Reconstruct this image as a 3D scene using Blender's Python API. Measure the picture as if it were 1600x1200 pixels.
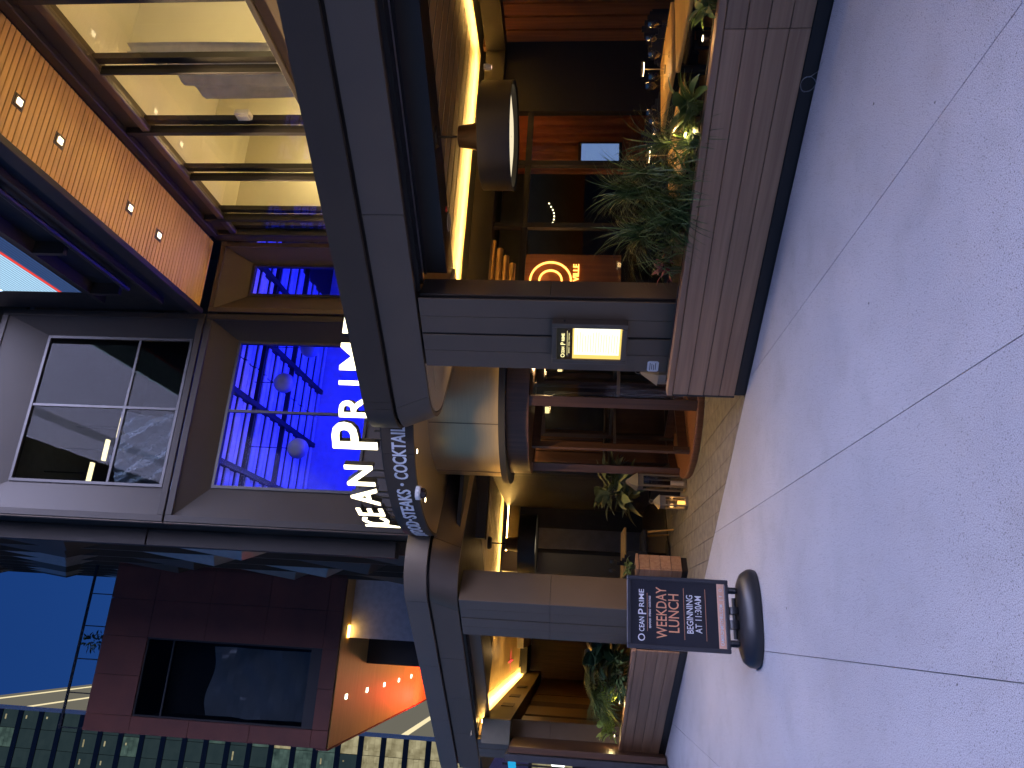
import bpy, bmesh, math, random
from mathutils import Vector, Matrix, noise as NZ
random.seed(7)
for o in list(bpy.data.objects): bpy.data.objects.remove(o)
sc = bpy.context.scene
COL = sc.collection
R = math.radians

# ---------------------------------------------------------------- camera
# World: x runs right along the restaurant front, y into the building, z up (metres).
FPX, TILT, ROLL, HEYE, YCAM = 1119.0, R(5.145), R(1.769), 1.6, -5.39
def heading(h):
    a = R(180 - (h + 50.96)); return Vector((math.cos(a), math.sin(a), 0))
f0, r0, z0 = heading(0), heading(90), Vector((0, 0, 1))
FWD = f0 * math.cos(TILT) + z0 * math.sin(TILT)
up0 = r0.cross(FWD)
RGT = r0 * math.cos(ROLL) + up0 * math.sin(ROLL)
UPV = up0 * math.cos(ROLL) - r0 * math.sin(ROLL)
EYE = Vector((0, YCAM, HEYE))
cam = bpy.data.cameras.new('camera'); cam.sensor_width = 36; cam.lens = 36 * FPX / 1600
cam.clip_start = 0.05; cam.clip_end = 1500
camo = bpy.data.objects.new('camera', cam); COL.objects.link(camo)
xa, ya, za = -UPV, RGT, -FWD           # the phone was held upright: the picture lies on its side
camo.matrix_world = Matrix(((xa.x, ya.x, za.x, EYE.x), (xa.y, ya.y, za.y, EYE.y), (xa.z, ya.z, za.z, EYE.z), (0, 0, 0, 1)))
sc.camera = camo

# ---------------------------------------------------------------- dusk sky, exposure
w = bpy.data.worlds.new('World'); sc.world = w; w.use_nodes = True
nt = w.node_tree
bg = nt.nodes['Background']
sky = nt.nodes.new('ShaderNodeTexSky'); sky.sky_type = 'NISHITA'; sky.sun_disc = False
sky.sun_elevation = R(0.0); sky.sun_rotation = R(200); sky.ozone_density = 5.2; sky.dust_density = 0
nt.links.new(sky.outputs[0], bg.inputs[0]); bg.inputs[1].default_value = 0.125
sc.view_settings.view_transform = 'Standard'; sc.view_settings.look = 'None'
EV = 2.4; K = 2.0**-EV            # camera exposed for dusk: the lamps below are given at exposure 0 and scaled by K
sc.view_settings.exposure = EV; sc.view_settings.gamma = 1.0
sc.view_settings.use_curve_mapping = False
sc.cycles.use_denoising = True
sc.cycles.max_bounces = 7; sc.cycles.diffuse_bounces = 3; sc.cycles.glossy_bounces = 3
sc.cycles.transparent_max_bounces = 16; sc.cycles.transmission_bounces = 4
sc.cycles.sample_clamp_indirect = 4.0
sc.cycles.caustics_reflective = False; sc.cycles.caustics_refractive = False

# ---------------------------------------------------------------- pixel helpers (photo pixel -> point on a known plane)
def ray(x, y): return (FWD * FPX + RGT * (600 - y) + UPV * (800 - x)).normalized()
def on(x, y, n, o):
    n = Vector(n); d = ray(x, y); return EYE + d * ((o - EYE.dot(n)) / d.dot(n))
def onz(x, y, z): return on(x, y, (0, 0, 1), z)
def ony(x, y, v): return on(x, y, (0, 1, 0), v)
def far(x, y, k):
    d = ray(x, y); return EYE + d * (k / d.dot(FWD))
DB, DC = heading(-18.53), heading(71.47)      # upper building grid: DB runs away from us, DC to the right
ROTBC = math.atan2(DC.y, DC.x)
def bc(P): P = Vector(P); return Vector((P.dot(DC), P.dot(DB), P.z))
def wd(c, b, z=0): return DC * c + DB * b + Vector((0, 0, z))

# ---------------------------------------------------------------- mesh builder
class MB:
    def __init__(s): s.v = []; s.f = []; s.sm = False
    def add(s, vs, fs):
        n = len(s.v); s.v += [tuple(q) for q in vs]; s.f += [tuple(i + n for i in f) for f in fs]; return s
    def box(s, x0, x1, y0, y1, z0, z1):
        if x0 > x1: x0, x1 = x1, x0
        if y0 > y1: y0, y1 = y1, y0
        if z0 > z1: z0, z1 = z1, z0
        return s.add([(x0,y0,z0),(x1,y0,z0),(x1,y1,z0),(x0,y1,z0),(x0,y0,z1),(x1,y0,z1),(x1,y1,z1),(x0,y1,z1)],
              [(0,3,2,1),(4,5,6,7),(0,1,5,4),(1,2,6,5),(2,3,7,6),(3,0,4,7)])
    def bbox(s, x0, x1, y0, y1, z0, z1, b=.006):
        """box with bevelled edges"""
        if x0 > x1: x0, x1 = x1, x0
        if y0 > y1: y0, y1 = y1, y0
        if z0 > z1: z0, z1 = z1, z0
        bm = bmesh.new(); m = MB().box(x0, x1, y0, y1, z0, z1)
        vs = [bm.verts.new(q) for q in m.v]; [bm.faces.new([vs[i] for i in f]) for f in m.f]
        bmesh.ops.bevel(bm, geom=bm.edges[:], offset=b, segments=1, affect='EDGES')
        bm.verts.index_update()
        s.add([q.co[:] for q in bm.verts], [[q.index for q in f.verts] for f in bm.faces]); bm.free(); return s
    def prism(s, poly, z0, z1, poly2=None):
        n = len(poly); p2 = poly2 or poly
        return s.add([(p[0],p[1],z0) for p in poly] + [(p[0],p[1],z1) for p in p2],
              [tuple(range(n))[::-1], tuple(range(n, 2*n))] + [(i,(i+1)%n,n+(i+1)%n,n+i) for i in range(n)])
    def tube(s, pts, r, n=8, cap=True):
        pts = [Vector(p) for p in pts]; rs = r if isinstance(r, (list, tuple)) else [r]*len(pts)
        t0 = (pts[1]-pts[0]).normalized(); a = t0.orthogonal().normalized(); base = len(s.v); vs = []
        for i, p in enumerate(pts):
            t = (pts[min(i+1,len(pts)-1)] - pts[max(i-1,0)]).normalized()
            a = (a - t*a.dot(t)).normalized(); b = t.cross(a)
            vs += [p + (a*math.cos(2*math.pi*k/n) + b*math.sin(2*math.pi*k/n))*rs[i] for k in range(n)]
        fs = [(i*n+k, i*n+(k+1)%n, (i+1)*n+(k+1)%n, (i+1)*n+k) for i in range(len(pts)-1) for k in range(n)]
        if cap: fs += [tuple(range(n))[::-1], tuple(range((len(pts)-1)*n, len(pts)*n))]
        return s.add(vs, fs)
    def lathe(s, prof, cx=0, cy=0, n=32, cap=True):
        vs = [(cx + r*math.cos(2*math.pi*k/n), cy + r*math.sin(2*math.pi*k/n), z) for r, z in prof for k in range(n)]
        fs = [(i*n+k, i*n+(k+1)%n, (i+1)*n+(k+1)%n, (i+1)*n+k) for i in range(len(prof)-1) for k in range(n)]
        if cap: fs += [tuple(range(n))[::-1], tuple(range((len(prof)-1)*n, len(prof)*n))]
        return s.add(vs, fs)
    def arcwall(s, cx, cy, r0, r1, a0, a1, z0, z1, n=24):
        """curved wall slab between two radii"""
        vs = []
        for i in range(n+1):
            a = a0 + (a1-a0)*i/n; c, q = math.cos(a), math.sin(a)
            vs += [(cx+r0*c,cy+r0*q,z0),(cx+r1*c,cy+r1*q,z0),(cx+r1*c,cy+r1*q,z1),(cx+r0*c,cy+r0*q,z1)]
        fs = []
        for i in range(n):
            k = 4*i
            for e in range(4): fs.append((k+e, k+(e+1)%4, k+4+(e+1)%4, k+4+e))
        fs += [(0,3,2,1), (4*n,4*n+1,4*n+2,4*n+3)]
        return s.add(vs, fs)
    def quad(s, a, b, c, d): return s.add([a,b,c,d], [(0,1,2,3)])
    def ribbon(s, pts, widths, side):
        """flat leaf blade along pts, side vector gives the width direction"""
        vs = []; side = Vector(side)
        for p, wv in zip(pts, widths): vs += [Vector(p)-side*wv, Vector(p)+side*wv]
        return s.add(vs, [(2*i,2*i+1,2*i+3,2*i+2) for i in range(len(pts)-1)])
    def mesh(s, name, org=(0,0,0), smooth=None, fix=True):
        me = bpy.data.meshes.new(name); o = Vector(org)
        me.from_pydata([tuple(Vector(q)-o) for q in s.v], [], s.f)
        if fix:
            bm = bmesh.new(); bm.from_mesh(me); bmesh.ops.recalc_face_normals(bm, faces=bm.faces); bm.to_mesh(me); bm.free()
        if smooth is not None:
            me.shade_smooth(); me.set_sharp_from_angle(angle=R(smooth))
        return me

ORD = ['first','second','third','fourth','fifth','sixth','seventh','eighth','ninth','tenth']
ORG = {}      # frame coordinates of each object's origin
def tag(o, label=None, cat=None, group=None, kind=None):
    if label: o['label'] = label
    if cat: o['category'] = cat
    if group: o['group'] = group
    if kind: o['kind'] = kind
    return o
def thing(name, label, cat, org=(0,0,0), frame='a', group=None, rot=0.0):
    """Empty at the thing's base. frame 'a' = restaurant grid (world), 'b' = upper-building grid, 'l' = own local frame"""
    o = bpy.data.objects.new(name, None); COL.objects.link(o); o.empty_display_size = .1
    o.location = Vector(org) if frame != 'b' else wd(*org)
    o.rotation_euler = (0, 0, ROTBC if frame == 'b' else rot)
    ORG[o] = Vector(org) if frame in 'ab' else Vector((0,0,0))
    return tag(o, label, cat, group)
def part(name, m, mat, parent, smooth=None, fix=True):
    org = ORG[parent]
    me = m.mesh(name, org, smooth, fix) if isinstance(m, MB) else m
    o = bpy.data.objects.new(name, me); COL.objects.link(o); o.parent = parent; ORG[o] = org
    if mat and not me.materials: me.materials.append(mat)
    return o
def piece(name, me, parent, loc, rot=(0,0,0), scale=(1,1,1)):
    """an alike piece sharing mesh data, placed at frame coordinates loc"""
    o = bpy.data.objects.new(name, me); COL.objects.link(o); o.parent = parent
    o.location = Vector(loc) - ORG[parent]; o.rotation_euler = rot; o.scale = scale; ORG[o] = Vector(loc); return o
def solo(name, m, mat, label, cat, org=(0,0,0), frame='a', group=None, kind=None, smooth=None):
    me = m.mesh(name, org, smooth); o = bpy.data.objects.new(name, me); COL.objects.link(o)
    o.location = Vector(org) if frame == 'a' else wd(*org); o.rotation_euler = (0, 0, ROTBC if frame == 'b' else 0)
    me.materials.append(mat); ORG[o] = Vector(org); return tag(o, label, cat, group, kind)
def struct(name, m, mat):
    me = m.mesh(name); o = bpy.data.objects.new(name, me); COL.objects.link(o); me.materials.append(mat); ORG[o] = Vector((0,0,0)); o['kind'] = 'structure'; return o
def copy_tree(o, parent=None):
    c = o.copy(); COL.objects.link(c); c.parent = parent; ORG[c] = ORG.get(o)
    for ch in [q for q in bpy.data.objects if q.parent == o]: copy_tree(ch, c)
    return c

# ---------------------------------------------------------------- materials
def newmat(name):
    m = bpy.data.materials.new(name); m.use_nodes = True; t = m.node_tree
    return m, t, t.nodes['Principled BSDF'], t.nodes['Material Output']
def col4(c): return (c[0], c[1], c[2], 1)
def mat(name, col, rough=.5, metal=0.0, var=.12, scale=6.0, bump=.0, bscale=80.0, spec=.5, stretch=None, coat=0):
    m, t, p, out = newmat(name)
    tc = t.nodes.new('ShaderNodeTexCoord'); src = tc.outputs['Object']
    if stretch:
        mp = t.nodes.new('ShaderNodeMapping'); mp.inputs['Scale'].default_value = stretch
        t.links.new(src, mp.inputs['Vector']); src = mp.outputs['Vector']
    n = t.nodes.new('ShaderNodeTexNoise'); n.inputs['Scale'].default_value = scale; n.inputs['Detail'].default_value = 6
    t.links.new(src, n.inputs['Vector'])
    cr = t.nodes.new('ShaderNodeValToRGB')
    cr.color_ramp.elements[0].position = .3; cr.color_ramp.elements[1].position = .7
    cr.color_ramp.elements[0].color = col4([max(0, c*(1-var)) for c in col]); cr.color_ramp.elements[1].color = col4([min(1, c*(1+var)) for c in col])
    t.links.new(n.outputs[0], cr.inputs[0]); t.links.new(cr.outputs[0], p.inputs['Base Color'])
    p.inputs['Roughness'].default_value = rough; p.inputs['Metallic'].default_value = metal; p.inputs['Specular IOR Level'].default_value = spec
    rr = t.nodes.new('ShaderNodeMapRange'); rr.inputs[3].default_value = max(.02, rough*.85); rr.inputs[4].default_value = min(1, rough*1.15)
    t.links.new(n.outputs[0], rr.inputs[0]); t.links.new(rr.outputs[0], p.inputs['Roughness'])
    if coat: p.inputs['Coat Weight'].default_value = coat
    if bump:
        n2 = t.nodes.new('ShaderNodeTexNoise'); n2.inputs['Scale'].default_value = bscale; n2.inputs['Detail'].default_value = 4
        t.links.new(src, n2.inputs['Vector'])
        b = t.nodes.new('ShaderNodeBump'); b.inputs['Strength'].default_value = bump; b.inputs['Distance'].default_value = .01
        t.links.new(n2.outputs[0], b.inputs['Height']); t.links.new(b.outputs[0], p.inputs['Normal'])
    return m
def emit(name, col, strength):
    m = bpy.data.materials.new(name); m.use_nodes = True; t = m.node_tree; t.nodes.clear()
    o = t.nodes.new('ShaderNodeOutputMaterial'); e = t.nodes.new('ShaderNodeEmission')
    e.inputs[0].default_value = col4(col); e.inputs[1].default_value = strength*K; t.links.new(e.outputs[0], o.inputs[0]); return m
def glass(name, tint=(.9,.92,.92), ior=1.5, rough=0.0, extra=0.0):
    m = bpy.data.materials.new(name); m.use_nodes = True; t = m.node_tree; t.nodes.clear()
    o = t.nodes.new('ShaderNodeOutputMaterial'); mx = t.nodes.new('ShaderNodeMixShader')
    fr = t.nodes.new('ShaderNodeFresnel'); fr.inputs[0].default_value = ior
    tr = t.nodes.new('ShaderNodeBsdfTransparent'); tr.inputs[0].default_value = col4(tint)
    gl = t.nodes.new('ShaderNodeBsdfGlossy'); gl.inputs['Roughness'].default_value = rough
    ad = t.nodes.new('ShaderNodeMath'); ad.operation = 'ADD'; ad.inputs[1].default_value = extra; ad.use_clamp = True
    ge = t.nodes.new('ShaderNodeNewGeometry'); sb = t.nodes.new('ShaderNodeMath'); sb.operation = 'SUBTRACT'; sb.inputs[0].default_value = 1.0   # reflect at the outer face of the sheet only
    ml = t.nodes.new('ShaderNodeMath'); ml.operation = 'MULTIPLY'; t.links.new(ge.outputs['Backfacing'], sb.inputs[1])
    t.links.new(fr.outputs[0], ad.inputs[0]); t.links.new(ad.outputs[0], ml.inputs[0]); t.links.new(sb.outputs[0], ml.inputs[1]); t.links.new(ml.outputs[0], mx.inputs[0])
    t.links.new(tr.outputs[0], mx.inputs[1]); t.links.new(gl.outputs[0], mx.inputs[2]); t.links.new(mx.outputs[0], o.inputs[0]); return m
def wood(name, c1, c2, axis=0, rough=.45, grain=9.0, streak=26.0, vv=.17):
    m, t, p, out = newmat(name)
    tc = t.nodes.new('ShaderNodeTexCoord'); mp = t.nodes.new('ShaderNodeMapping')
    sc3 = [streak]*3; sc3[axis] = .9; mp.inputs['Scale'].default_value = sc3
    oi = t.nodes.new('ShaderNodeObjectInfo'); ad = t.nodes.new('ShaderNodeVectorMath'); ad.operation = 'ADD'
    sc_ = t.nodes.new('ShaderNodeVectorMath'); sc_.operation = 'SCALE'; sc_.inputs[3].default_value = 37.0
    cb = t.nodes.new('ShaderNodeCombineXYZ')
    for i in range(3): t.links.new(oi.outputs['Random'], cb.inputs[i])
    t.links.new(cb.outputs[0], sc_.inputs[0]); t.links.new(tc.outputs['Object'], mp.inputs[0])
    t.links.new(mp.outputs[0], ad.inputs[0]); t.links.new(sc_.outputs[0], ad.inputs[1])
    n = t.nodes.new('ShaderNodeTexNoise'); n.inputs['Scale'].default_value = 1.0; n.inputs['Detail'].default_value = 5; n.inputs['Distortion'].default_value = .6
    t.links.new(ad.outputs[0], n.inputs['Vector'])
    cr = t.nodes.new('ShaderNodeValToRGB'); cr.color_ramp.elements[0].position = .32; cr.color_ramp.elements[1].position = .68
    cr.color_ramp.elements[0].color = col4(c1); cr.color_ramp.elements[1].color = col4(c2)
    t.links.new(n.outputs[0], cr.inputs[0])
    hs = t.nodes.new('ShaderNodeHueSaturation'); mr = t.nodes.new('ShaderNodeMapRange'); mr.inputs[3].default_value = 1-vv; mr.inputs[4].default_value = 1+vv*.85
    t.links.new(oi.outputs['Random'], mr.inputs[0]); t.links.new(mr.outputs[0], hs.inputs['Value']); t.links.new(cr.outputs[0], hs.inputs['Color'])
    t.links.new(hs.outputs[0], p.inputs['Base Color']); p.inputs['Roughness'].default_value = rough
    b = t.nodes.new('ShaderNodeBump'); b.inputs['Strength'].default_value = .15; b.inputs['Distance'].default_value = .004
    t.links.new(n.outputs[0], b.inputs['Height']); t.links.new(b.outputs[0], p.inputs['Normal']); return m
def terrazzo():
    m, t, p, out = newmat('terrazzo_concrete')
    tc = t.nodes.new('ShaderNodeTexCoord'); src = tc.outputs['Object']
    def noise(s, d=3):
        n = t.nodes.new('ShaderNodeTexNoise'); n.inputs['Scale'].default_value = s; n.inputs['Detail'].default_value = d; t.links.new(src, n.inputs['Vector']); return n.outputs[0]
    def ramp(v, p0, c0, p1, c1):
        r = t.nodes.new('ShaderNodeValToRGB'); e = r.color_ramp.elements; e[0].position = p0; e[0].color = col4(c0); e[1].position = p1; e[1].color = col4(c1); t.links.new(v, r.inputs[0]); return r.outputs[0]
    def mixc(fac, a, b, mode='MIX'):
        x = t.nodes.new('ShaderNodeMix'); x.data_type = 'RGBA'; x.blend_type = mode; 
        if isinstance(fac, float): x.inputs[0].default_value = fac
        else: t.links.new(fac, x.inputs[0])
        t.links.new(a, x.inputs[6])
        if isinstance(b, tuple): x.inputs[7].default_value = b
        else: t.links.new(b, x.inputs[7])
        return x.outputs[2]
    base = ramp(noise(1.1, 6), .3, (.42,.42,.435), .7, (.53,.53,.54))
    fine = ramp(noise(210, 2), .36, (.48,.48,.48), .56, (1.1,1.1,1.1))
    c = mixc(1.0, base, fine, 'MULTIPLY')
    vo = t.nodes.new('ShaderNodeTexVoronoi'); vo.inputs['Scale'].default_value = 85; t.links.new(src, vo.inputs['Vector'])
    vm = t.nodes.new('ShaderNodeMath'); vm.operation = 'LESS_THAN'; t.links.new(vo.outputs['Distance'], vm.inputs[0])
    th = t.nodes.new('ShaderNodeMapRange'); th.inputs[1].default_value = .5; th.inputs[2].default_value = .85; th.inputs[3].default_value = -.05; th.inputs[4].default_value = .3
    sepc = t.nodes.new('ShaderNodeSeparateColor'); t.links.new(vo.outputs['Color'], sepc.inputs[0]); t.links.new(sepc.outputs[0], th.inputs[0]); t.links.new(th.outputs[0], vm.inputs[1])
    c = mixc(vm.outputs[0], c, (.2,.19,.19,1))
    v2 = t.nodes.new('ShaderNodeTexVoronoi'); v2.inputs['Scale'].default_value = 7; t.links.new(src, v2.inputs['Vector'])
    s2 = t.nodes.new('ShaderNodeSeparateColor'); t.links.new(v2.outputs['Color'], s2.inputs[0])
    t2 = t.nodes.new('ShaderNodeMapRange'); t2.inputs[1].default_value = .75; t2.inputs[2].default_value = 1.0; t2.inputs[3].default_value = -.02; t2.inputs[4].default_value = .07; t.links.new(s2.outputs[1], t2.inputs[0])
    l2 = t.nodes.new('ShaderNodeMath'); l2.operation = 'LESS_THAN'; t.links.new(v2.outputs['Distance'], l2.inputs[0]); t.links.new(t2.outputs[0], l2.inputs[1])
    c = mixc(l2.outputs[0], c, (.07,.065,.06,1))
    stain = ramp(noise(.55, 8), .42, (1,1,1), .75, (.82,.8,.78)); c = mixc(.8, c, stain, 'MULTIPLY')
    dirt = ramp(noise(3.2, 10), .5, (1,1,1), .72, (.86,.85,.83)); c = mixc(.7, c, dirt, 'MULTIPLY')
    oi = t.nodes.new('ShaderNodeObjectInfo'); sl = ramp(oi.outputs['Random'], 0, (.92,.92,.92), 1, (1.04,1.04,1.05)); c = mixc(1.0, c, sl, 'MULTIPLY')
    t.links.new(c, p.inputs['Base Color']); p.inputs['Roughness'].default_value = .62
    b = t.nodes.new('ShaderNodeBump'); b.inputs['Strength'].default_value = .25; b.inputs['Distance'].default_value = .003
    t.links.new(noise(240, 3), b.inputs['Height']); t.links.new(b.outputs[0], p.inputs['Normal']); return m

M = {}
M['terrazzo'] = terrazzo()
M['joint'] = mat('dark_joint', (.03,.03,.03), .9)
M['paver'] = mat('brown_grey_paver', (.2,.175,.13), .7, var=.3, scale=9, bump=.3, bscale=200)
M['deckwood'] = wood('brown_planter_board', (.31,.16,.085), (.42,.235,.125), 0, .5)
M['darkmetal'] = mat('black_metal', (.024,.019,.016), .5, .1)
M['anth'] = mat('anthracite_panel', (.14,.096,.058), .5, .1, var=.06, scale=2)
M['green'] = mat('grey_green_panel', (.15,.115,.08), .5, .1, var=.06, scale=2)
M['bronze'] = mat('bronze_panel', (.13,.1,.075), .36, .55, var=.08, scale=2)
M['facade'] = mat('grey_metal_facade_panel', (.04,.035,.03), .6, .05, var=.08, scale=1.5, spec=.15)
M['facadedark'] = mat('dark_metal_facade_panel', (.075,.055,.036), .55, .05, var=.06, scale=1.5, spec=.25)
M['gold'] = mat('brushed_gold_panel', (.42,.32,.18), .34, .75, var=.06, scale=3, stretch=(1,1,30))
M['cream'] = mat('cream_soffit', (.5,.4,.25), .55, var=.04)
M['walnut'] = wood('dark_walnut', (.06,.028,.014), (.11,.052,.027), 2, .38)
M['redwood'] = wood('red_brown_timber', (.22,.085,.035), (.32,.13,.05), 2, .4)
M['oak'] = wood('warm_oak_slat', (.6,.345,.095), (.7,.425,.13), 0, .55, vv=.05)
M['oakc'] = wood('warm_oak_ceiling', (.58,.42,.2), (.66,.5,.25), 0, .55, streak=5.0, vv=.06)
M['glass'] = glass('clear_glass')
M['glasswing'] = glass('wing_window_glass', (.9,.9,.88), 1.42)
M['glassdark'] = glass('tinted_glass', (.65,.68,.7), 1.16, 0, .0)
M['glassblue'] = glass('window_glass', (.85,.88,.9), 1.1, 0, .0)
M['white'] = mat('white_paint', (.78,.76,.72), .5)
M['black'] = mat('matt_black', (.008,.008,.009), .55)
M['darkwall'] = mat('charcoal_wall', (.03,.03,.033), .5, var=.2)
M['floor'] = wood('dark_interior_floor', (.03,.022,.016), (.06,.045,.03), 0, .35)
M['cove'] = emit('warm_led_strip', (1,.58,.15), 105)
M['covering'] = emit('warm_led_ring', (1,.6,.18), 14)
M['letter'] = emit('warm_white_sign_face', (1,.86,.52), 5.5)
M['downl'] = emit('warm_downlight', (1,.78,.45), 14)
M['redskin'] = mat('red_brown_cladding', (.13,.038,.022), .6, .05, var=.22, scale=1.2)

# ---------------------------------------------------------------- text
_tc = {}
def text(s, size, depth=.002, bold=0.0, res=3):
    k = (s, size, depth, bold)
    if k not in _tc:
        cu = bpy.data.curves.new('t', 'FONT'); cu.body = s; cu.size = size; cu.extrude = depth/2; cu.offset = bold; cu.resolution_u = res
        cu.align_x = 'LEFT'
        ob = bpy.data.objects.new('t', cu); COL.objects.link(ob)
        dg = bpy.context.evaluated_depsgraph_get(); dg.update()
        me = ob.evaluated_get(dg).to_mesh()
        _tc[k] = ([v.co.copy() for v in me.vertices], [tuple(p.vertices) for p in me.polygons])
        ob.evaluated_get(dg).to_mesh_clear(); bpy.data.objects.remove(ob); bpy.data.curves.remove(cu)
    return _tc[k]
def text_w(s, size, bold=0):
    v, _ = text(s, size, .002, bold); xs = [q.x for q in v]; return min(xs), max(xs)
def put_text(m, s, size, fn, depth=.002, bold=0.0, align=.5, wid=None):
    """fn maps (x across, y up, z out) to frame coordinates; wid squeezes to a width"""
    v, f = text(s, size, depth, bold); xs = [q.x for q in v]; a, b = min(xs), max(xs); k = 1 if not wid else wid/(b-a)
    m.add([fn(((q.x-a)-(b-a)*align)*k, q.y, q.z) for q in v], f); return m

# ================================================================ GROUND
def clip(poly, n, o):
    """keep the part of a convex polygon where n.p <= o"""
    out = []
    for i, a in enumerate(poly):
        b = poly[(i+1) % len(poly)]; da = a[0]*n[0]+a[1]*n[1]-o; db = b[0]*n[0]+b[1]*n[1]-o
        if da <= 0: out.append(a)
        if da*db < 0: t = da/(da-db); out.append((a[0]+(b[0]-a[0])*t, a[1]+(b[1]-a[1])*t))
    return out
struct('ground', MB().quad((-600,-600,-.05),(600,-600,-.05),(600,600,-.05),(-600,600,-.05)), mat('asphalt', (.05,.05,.052), .8))
plaza = struct('plaza_pavement', MB().box(-60,30,-40,.0,-.045,-.03), M['joint'])
pitch = 1.191
for i in range(-14, 12):
    if i in (3, 4): continue
    c0 = EYE.dot(DC) - .096 + i*pitch + .0022; c1 = c0 + pitch*(3 if i == 2 else 1) - .0044
    for (b0, b1) in ((-22, -9.003), (-8.997, 26.0)):
        pts = [wd(c0,b0), wd(c1,b0), wd(c1,b1), wd(c0,b1)]
        poly = clip([(p.x,p.y) for p in pts], (0,1), -.004)
        poly = clip(poly, (-1,0), 58) if poly else poly
        if len(poly) >= 3: part('paving_slab', MB().prism(poly, -.03, 0.0), M['terrazzo'], plaza)
entry = struct('entry_pavement', MB().box(-9.6,-4.42,.002,6.0,-.045,-.03), M['joint'])
pw, k = .232, 0
for i in range(-24, 24):
    c0 = i*pw + .002; c1 = c0 + pw - .005
    st = (i*.37) % 1.0 * 1.2
    for j in range(-2, 12):
        b0 = st + j*1.2 + .003; b1 = b0 + 1.2 - .006
        pts = [wd(c0,b0), wd(c1,b0), wd(c1,b1), wd(c0,b1)]
        poly = [(p.x,p.y) for p in pts]
        for n, o in (((0,-1),-.004), ((0,1),5.9), ((-1,0),9.55), ((1,0),-4.46)): poly = clip(poly, n, o) if len(poly) > 2 else []
        if len(poly) >= 3: part('paver', MB().prism(poly, -.03, random.uniform(-.002,.001)), M['paver'], entry)
inner = struct('interior_floor', MB().box(-4.415,8,.02,30,-.045,.01).box(-30,-9.605,.02,40,-.045,.01).box(-9.6,-4.42,6.005,30,-.045,.01), M['floor'])

# ================================================================ RESTAURANT FRONT (podium)
rest = thing('restaurant_building', 'dark metal restaurant front with open dining bays and rounded entrance canopies', 'building', (-6.5,.3,0))
FY = .3
def pillar(x0, x1, z1, matf, matr, seam, ydeep, gap=True):
    core = part('pillar', MB().box(x0+.02,x1-.025,FY+.02,FY+ydeep-.01,0.01,z1), M['darkmetal'], rest)
    q = (x1-x0)/4
    for i in range(4):
        a = x0 + i*q + (.012 if i == 2 else .002); b = x0 + (i+1)*q - (.012 if i == 1 else .002)
        zs = [.02] + seam + [z1-.004]
        for z_a, z_b in zip(zs, zs[1:]):
            part('panel', MB().bbox(a,b,FY,FY+.016,z_a+.002,z_b-.002,.003), matf, core)
    zs = [.02] + [1.87] + [z1-.004]
    for z_a, z_b in zip(zs, zs[1:]):
        part('side_panel', MB().bbox(x1-.022,x1,FY+(.075 if gap else .004),FY+ydeep,z_a+.002,z_b-.002,.003), matr, core)
        part('side_panel', MB().bbox(x0,x0+.018,FY+.02,FY+ydeep,z_a+.002,z_b-.002,.003), matr, core)
    return core
pillar(-4.41,-3.60,3.13,M['anth'],M['bronze'],[],.36)
pillar(-9.31,-8.46,3.13,M['green'],M['anth'],[1.87],.5,False)
pillar(-13.23,-12.57,3.13,M['green'],M['anth'],[1.87],.4)

# canopies: plan curves with a rounded end, sweeping in towards the revolving door
def plan_r(xend, rad, y=FY, n=14, back=2.3):
    """right canopy outline from its right end to the rounded end and back"""
    cx, cy = xend+rad, y+rad
    return [(2.5,y)] + [(cx+rad*math.cos(a), cy+rad*math.sin(a)) for a in [R(270 - 90*i/n) for i in range(n+1)]] + [(xend,back)]
def plan_l(xend, rad, y=FY, n=14, back=2.5, x0=-13.75):
    cx, cy = xend-rad, y+rad
    return [(x0,y)] + [(cx+rad*math.cos(a), cy+rad*math.sin(a)) for a in [R(270 + 90*i/n) for i in range(n+1)]] + [(xend,back)]
def cutx(pts, xs):
    """insert points on the straight front at the given x so that panels can be split there"""
    a, b = pts[0], pts[1]; ins = sorted([x for x in xs if min(a[0],b[0]) < x < max(a[0],b[0])], reverse=a[0] > b[0])
    return [a] + [(x, a[1]) for x in ins] + pts[1:]
def inset(pts, d, sgn):
    out = []
    for i, p in enumerate(pts):
        a = Vector(pts[max(i-1,0)]); b = Vector(pts[min(i+1,len(pts)-1)]); t = (b-a).normalized(); n = Vector((-t.y,t.x))*sgn
        out.append((p[0]+n.x*d, p[1]+n.y*d))
    return out
def band(bot, top, z0, z1, th, sgn, i0, i1, gap=.003):
    """slab of cladding between two plan curves, points i0..i1"""
    m = MB(); B = bot[i0:i1+1]; T = top[i0:i1+1]
    def shrink(P):
        P = [Vector(p) for p in P]; a = (P[1]-P[0]).normalized()*gap; b = (P[-2]-P[-1]).normalized()*gap
        P[0] = P[0]+a; P[-1] = P[-1]+b; return [(p.x,p.y) for p in P]
    B = shrink(B); T = shrink(T); Bi = inset(B, th, sgn); Ti = inset(T, th, sgn)
    vs = []
    for a, b, c, d in zip(B, T, Ti, Bi): vs += [(a[0],a[1],z0),(b[0],b[1],z1),(c[0],c[1],z1),(d[0],d[1],z0)]
    fs = [(4*i+e, 4*i+(e+1)%4, 4*i+4+(e+1)%4, 4*i+4+e) for i in range(len(B)-1) for e in range(4)] + [(0,3,2,1), tuple(4*(len(B)-1)+e for e in (0,1,2,3))]
    m.add(vs, fs); return m
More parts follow.
